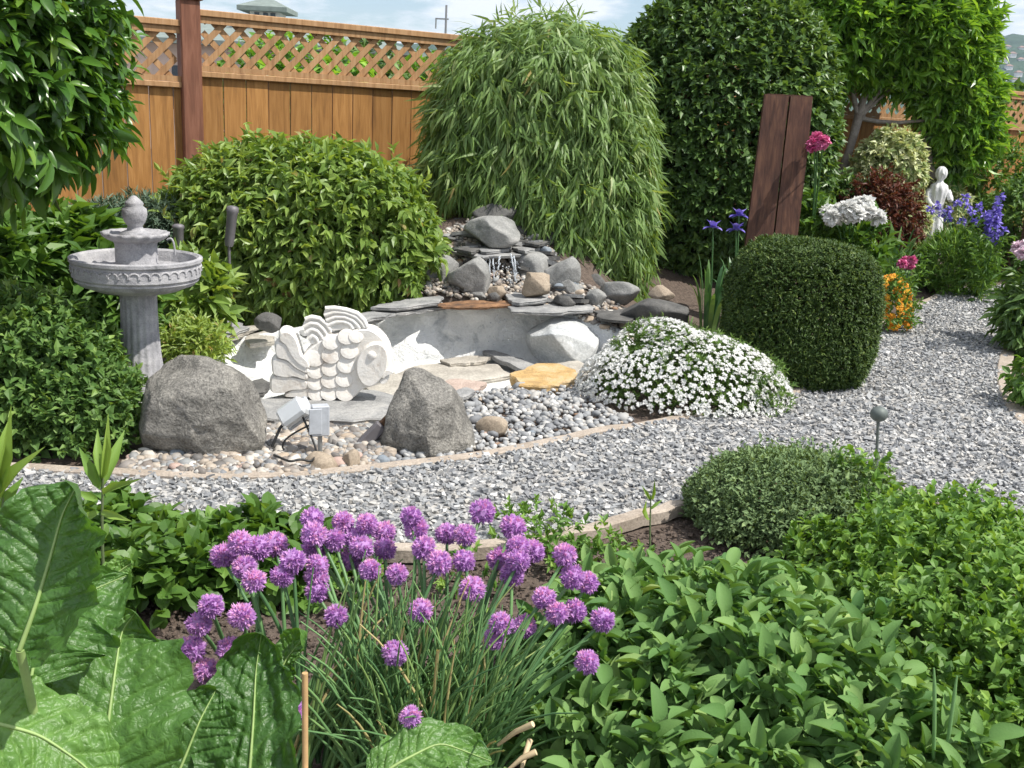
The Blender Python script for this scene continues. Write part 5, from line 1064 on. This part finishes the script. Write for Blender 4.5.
for k in range(520):
    a = r.uniform(0, 6.28); b0 = cb+np.array([math.cos(a), math.sin(a)*.8, 0])*.13*r.uniform(0, 1)**.5; 
    if k % 6 == 0: b0 = np.array([Q(315, 760, 1.7)[0], 1.75, 0])+np.array([r.normal()*.05, r.normal()*.05, 0])
    h = r.uniform(.22, .46); o = r.uniform(.02, .2)*(1 if k % 4 else 1.5); a2 = r.uniform(0, 6.28) if k % 3 else r.uniform(-.9, .9); e = b0+np.array([math.cos(a2)*o, math.sin(a2)*o, h*(1-o*.7)]); m_ = b0+np.array([math.cos(a2)*o*.38, math.sin(a2)*o*.38, h*.66])
    add_tube(mb, curve3(b0, m_, e, 8), np.linspace(.0048, .0012, 8), 5, rnd=float(np.clip(r.normal(.6, .25), 0, 1)), cap=False)
mb.build('leaves', M['chive'], chv, smooth=True)
mb = MB()
for a, b_ in (((498, 745, 1.6), (533, 724, 1.58)), ((508, 770, 1.55), (536, 752, 1.55)), ((520, 775, 1.55), (530, 740, 1.6))): add_tube(mb, [Q(*a), (Q(*a)+Q(*b_))/2+UP*.006, Q(*b_)], [.003, .005, .006], 6)
mb.build('dry_stalks', M['dry'], chv, smooth=True)
a, b_ = Q(305, 820, 1.36), Q(305, 673, 1.38); a = b_+(a-b_)*1.0; g = a.copy(); g[2] = 0; ca = thing('garden_cane', g, 'thin tan bamboo cane standing among the left chives', 'plant stake'); mb = MB()
add_tube(mb, [g, g+(b_-g)*.45, g+(b_-g)*.46, g+(b_-g)*.47, b_], [.0052, .005, .0062, .005, .0048], 10); mb.build('cane', M['cane'], ca, smooth=True)
# two slim onion stems at right
oc = P(792+145, 800, 0); t_ = thing('onion_stems', Q(935, 800, 1.62)*[1, 1, 0], 'two slim pale green seed stems rising in front of the sage and oregano', 'herb')
for a, b_, c_ in (((931, 800), (936, 730), (934, 668)), ((940, 800), (948, 740), (957, 676))): mb = MB(); add_tube(mb, curve3(Q(*a, 1.6), Q(*b_, 1.6), Q(*c_, 1.62), 8), [.0035]*7+[.0015], 6, rnd=.6); mb.build('stem', M['chive'], t_, smooth=True)

# ------------------------------------------------------------------ horseradish: large crinkled leaves
def bigmat():
    m, t, b = nodes_mat('horseradish_leaf'); at = N(t, 'ShaderNodeAttribute', attribute_name='rnd')
    r_ = ramp(t, [(0, (.04, .11, .025)), (.45, (.09, .2, .04)), (.75, (.15, .29, .065)), (1, (.3, .42, .16))], at.outputs['Fac']); nn = noise(t, 55, 6, .6)
    mxx = N(t, 'ShaderNodeMix', data_type='RGBA', blend_type='OVERLAY'); mxx.inputs[0].default_value = .35; t.links.new(r_.outputs[0], mxx.inputs[6]); t.links.new(nn.outputs[0], mxx.inputs[7]); t.links.new(mxx.outputs[2], b.inputs['Base Color'])
    b.inputs['Roughness'].default_value = .36; b.inputs['Specular IOR Level'].default_value = .5; vo = N(t, 'ShaderNodeTexVoronoi', feature='DISTANCE_TO_EDGE'); vo.inputs['Scale'].default_value = 75; tcc = N(t, 'ShaderNodeTexCoord'); wn = noise(t, 30, 3); wm = N(t, 'ShaderNodeMix', data_type='RGBA'); wm.inputs[0].default_value = .03; t.links.new(tcc.outputs['Object'], wm.inputs[6]); t.links.new(wn.outputs[1], wm.inputs[7]); t.links.new(wm.outputs[2], vo.inputs['Vector']); vr = ramp(t, [(0, (0,)*3), (.22, (1,)*3)], vo.outputs['Distance']); q_ = bump(t, None, vr.outputs[0], .3, .003); bump(t, b, nn.outputs[0], .6, .005, q_.outputs[0])
    tr = N(t, 'ShaderNodeBsdfTranslucent'); mc = N(t, 'ShaderNodeMix', data_type='RGBA', blend_type='MULTIPLY'); mc.inputs[0].default_value = 1; t.links.new(mxx.outputs[2], mc.inputs[6]); mc.inputs[7].default_value = (2, 1.9, .5, 1); t.links.new(mc.outputs[2], tr.inputs[0])
    ms = N(t, 'ShaderNodeMixShader'); ms.inputs[0].default_value = .28; t.links.new(b.outputs[0], ms.inputs[1]); t.links.new(tr.outputs[0], ms.inputs[2]); t.links.new(ms.outputs[0], t.nodes['Material Output'].inputs[0]); return m
M['bigleaf'] = bigmat()
HR = thing('horseradish_plant', Q(60, 800, 1.2)*[1, 1, 0], 'big horseradish plant with huge crinkled leaves at the lower left corner', 'herb')
def bigleaf(mid, w, nh, seed, cup=.25, curlR=0., curlL=0., crk=1., tone=.5, blade=(0.12, 1.), nu=110, nv=56, wl=1., wr=1., nvein=11, stalk_to=None):
    g = np.array([Q(*q) for q in mid]); gi = np.linspace(0, 1, len(g)); u = np.linspace(0, 1, nu); g = np.stack([np.interp(u, gi, g[:, k]) for k in range(3)], 1)
    for _ in range(60): g[1:-1] = (g[:-2]+2*g[1:-1]+g[2:])/4
    t = unit(np.gradient(g, axis=0)); nh = unit(np.array(nh, float)); sd_ = unit(np.cross(t, nh)); nn = np.cross(sd_, t); r = np.random.default_rng(seed)
    ub = np.clip((u-blade[0])/(blade[1]-blade[0]), 0, 1); W = w*np.clip(np.sin(math.pi*np.clip(ub, 0, 1)**.85), 0, 1)**.55; W = np.where(u < blade[0], .001, W)
    v = np.linspace(-1, 1, nv); ph = seed*1.3
    U_, Vv = np.meshgrid(ub, v, indexing='ij'); AV = np.abs(Vv); side = np.where(Vv > 0, 0., .5)
    vein = (U_*nvein-AV*2.2*(1-.3*U_)+side+.15*np.sin(U_*23+ph)) % 1.0; dv = np.minimum(vein, 1-vein); groove = np.exp(-(dv/.10)**2)
    P2 = np.stack([U_.ravel()*3, Vv.ravel()*1.5, np.full(U_.size, seed*.7)], 1); crinkle = (snoise(P2, 9, seed)*.5+snoise(P2, 20, seed+1)*.3).reshape(U_.shape)
    edge = 1+.05*np.sin(U_*42+ph+Vv)+.02*np.sin(U_*90+ph*2)
    lat = Vv*W[:, None]*edge*np.where(Vv > 0, wr, wl)
    hgt = cup*w*AV**1.6*np.where(ub[:, None] > 0, 1, 0)+(-groove*.0055+crinkle*.0065*crk)*np.clip(AV*5, 0, 1)*np.minimum(1, W/w*2)[:, None]+w*.16*AV**3*np.sin(U_*19+ph+np.where(Vv > 0, 0, 2))
    hgt += np.where(Vv > 0, curlR, curlL)*w*AV**3.
    Pp = g[:, None, :]+sd_[:, None, :]*lat[..., None]+nn[:, None, :]*hgt[..., None]
    rv = np.clip(tone-.12+.12*crinkle+groove*.22*(1-AV*.6)+.45*np.exp(-(AV/.03)**2), 0, 1); mb = MB(); i, j = np.meshgrid(np.arange(nu-1), np.arange(nv-1), indexing='ij'); a = (i*nv+j).ravel(); i0 = int(blade[0]*nu)
    F = np.stack([a, a+1, a+nv+1, a+nv], 1); F = F[(a//nv) >= i0]; mb.add(Pp.reshape(-1, 3), F, rv.ravel()); lf = mb.build('leaf', M['bigleaf'], HR, smooth=True)
    mb = MB(); k = np.arange(0, nu, 4); q = g[k]+nn[k]*.0012; add_tube(mb, q, np.linspace(.0034, .0005, len(k)), 8)
    if stalk_to is not None: add_tube(mb, curve3(np.array(stalk_to), (np.array(stalk_to)+g[0])/2, g[0], 6), [.009, .008, .0075, .007, .006, .0055], 8)
    mb.build('midrib', M['midrib'], lf, smooth=True)
hb = np.array([HR.location[0], HR.location[1]+.05, 0])
bigleaf([(100, 800, 1.26), (106, 740, 1.30), (114, 680, 1.36), (121, 632, 1.42), (136, 612, 1.44)], .118, (.15, -.62, .75), 1, cup=.12, tone=.44, blade=(-.12, 1), wl=.72, stalk_to=hb)
bigleaf([(26, 745, 1.22), (29, 690, 1.24), (38, 640, 1.28), (70, 600, 1.34), (128, 575, 1.40)], .095, (.35, -.55, .75), 2, cup=.15, tone=.42, blade=(.28, 1), wl=.4, wr=1.05, stalk_to=hb)
bigleaf([(20, 650, 1.12), (36, 606, 1.14), (50, 560, 1.17), (62, 515, 1.2), (78, 484, 1.22)], .088, (.1, -.8, .55), 3, cup=.4, curlR=.45, curlL=-.3, tone=.32, blade=(-.05, 1), stalk_to=hb)
bigleaf([(-60, 730, 1.08), (-10, 722, 1.1), (40, 735, 1.12), (84, 765, 1.12), (115, 800, 1.12)], .07, (.1, -.35, .9), 4, cup=.1, tone=.72, blade=(0, 1), stalk_to=hb)
bigleaf([(244, 830, 1.40), (250, 770, 1.44), (254, 715, 1.50), (256, 670, 1.55), (262, 632, 1.58)], .088, (-.1, -.7, .7), 5, cup=.3, crk=1.7, tone=.25, blade=(-.05, 1), stalk_to=hb+[.2, .1, 0])
bigleaf([(262, 720, 1.55), (272, 690, 1.57), (286, 660, 1.6), (308, 632, 1.62)], .042, (-.3, -.5, .8), 6, cup=.5, crk=1.2, tone=.6, stalk_to=hb+[.2, .1, 0])
bigleaf([(350, 800, 1.36), (395, 765, 1.4), (440, 742, 1.44), (492, 762, 1.46)], .052, (0, -.45, .9), 7, cup=.15, tone=.6, stalk_to=hb+[.3, .1, 0])
bigleaf([(-60, 620, 1.3), (-30, 640, 1.3), (10, 650, 1.32), (60, 690, 1.34)], .08, (0, -.6, .7), 8, cup=.15, tone=.25, stalk_to=hb)
bigleaf([(150, 830, 1.36), (180, 770, 1.42), (200, 720, 1.46), (216, 690, 1.5)], .07, (.2, -.6, .7), 9, cup=.2, tone=.28, stalk_to=hb+[.05, .05, 0])
bigleaf([(90, 620, 1.42), (104, 596, 1.44), (116, 574, 1.46), (134, 562, 1.47)], .026, (0, -.5, .8), 10, cup=.3, tone=.8, stalk_to=hb)
# young upright shoots with lance leaves
def shoot(pts, Y_, leaves, lb, seed):
    g = [Q(a, b_, Y_) for a, b_ in pts]; t_ = thing('young_shoot', g[0]*[1, 1, 0], lb, 'shoot'); mb = MB(); g0 = g[0].copy(); g0[2] = 0; add_tube(mb, smoothline([g0]+g, 12), np.linspace(.004, .002, 12), 6); mb.build('stem', M['herbstem'], t_, smooth=True)
    r = np.random.default_rng(seed); mb = MB()
    for (x0, y0, x1, y1, w) in leaves:
        a, b_ = Q(x0, y0, Y_), Q(x1, y1, Y_+r.uniform(-.05, .03)); put_leaves(mb, T_M, a[None], (b_-a)[None], np.array([[r.normal()*.4, -.8, .5]]), np.linalg.norm(b_-a)*1.05, w*Y_/FPX*.75, r, np.array([r.uniform(.5, 1)]))
    mb.build('leaves', M['oregano'], t_, smooth=True)
shoot([(101, 530), (97, 500), (103, 478)], 1.5, [(100, 490, 82, 452, 16), (101, 488, 122, 434, 17), (101, 484, 96, 432, 14), (103, 495, 124, 480, 12), (98, 500, 78, 492, 12), (99, 512, 80, 520, 13), (101, 512, 122, 518, 12), (102, 480, 110, 428, 12)], 'young upright shoot with pale lance shaped leaves in front of the mint mound', 1)
shoot([(2, 560), (-2, 500), (4, 470)], 1.4, [(0, 500, 22, 452, 18), (-4, 490, 14, 428, 15), (2, 495, -20, 440, 16), (0, 510, 18, 482, 16), (2, 520, 22, 500, 14), (0, 474, 6, 420, 14)], 'young shoot with pale lance shaped leaves cut by the left edge', 2)
shoot([(650, 560), (650, 520), (651, 495)], 2.6, [(650, 520, 640, 506, 5), (650, 510, 661, 500, 5), (650, 500, 644, 488, 5), (651, 500, 656, 486, 5)], 'thin young shoot standing in front of the path edging at the sage bush', 3)

# crumbs of soil and small stones in the herb bed
bed = [P(*q) for q in [(60, 560), (200, 556), (430, 564), (560, 552), (690, 516), (740, 560), (640, 700), (420, 768), (150, 700)]]
O, X_, Y_, Z_, S, rv = stones(bed, 9000, .009, 91, -.02, .012); mb = MB(); mb.scatter(cube*np.array([1, 1, 1.]), CF, O, X_, Y_, Z_, S, rv); tag(mb.build('soil_crumbs', M['soil']), kind='stuff')
# ------------------------------------------------------------------ air between the garden and the far hill
mb = MB(); add_box(mb, (200, 900, 120), (3600, 3300, 262)); hz = mb.build('haze', None); m = bpy.data.materials.new('air'); m.use_nodes = True; t = m.node_tree; t.nodes.clear()
vp = N(t, 'ShaderNodeVolumePrincipled'); vp.inputs['Density'].default_value = .00017; vp.inputs['Color'].default_value = (.62, .8, 1, 1); o_ = N(t, 'ShaderNodeOutputMaterial'); t.links.new(vp.outputs[0], o_.inputs['Volume']); hz.data.materials.append(m); tag(hz, kind='stuff')
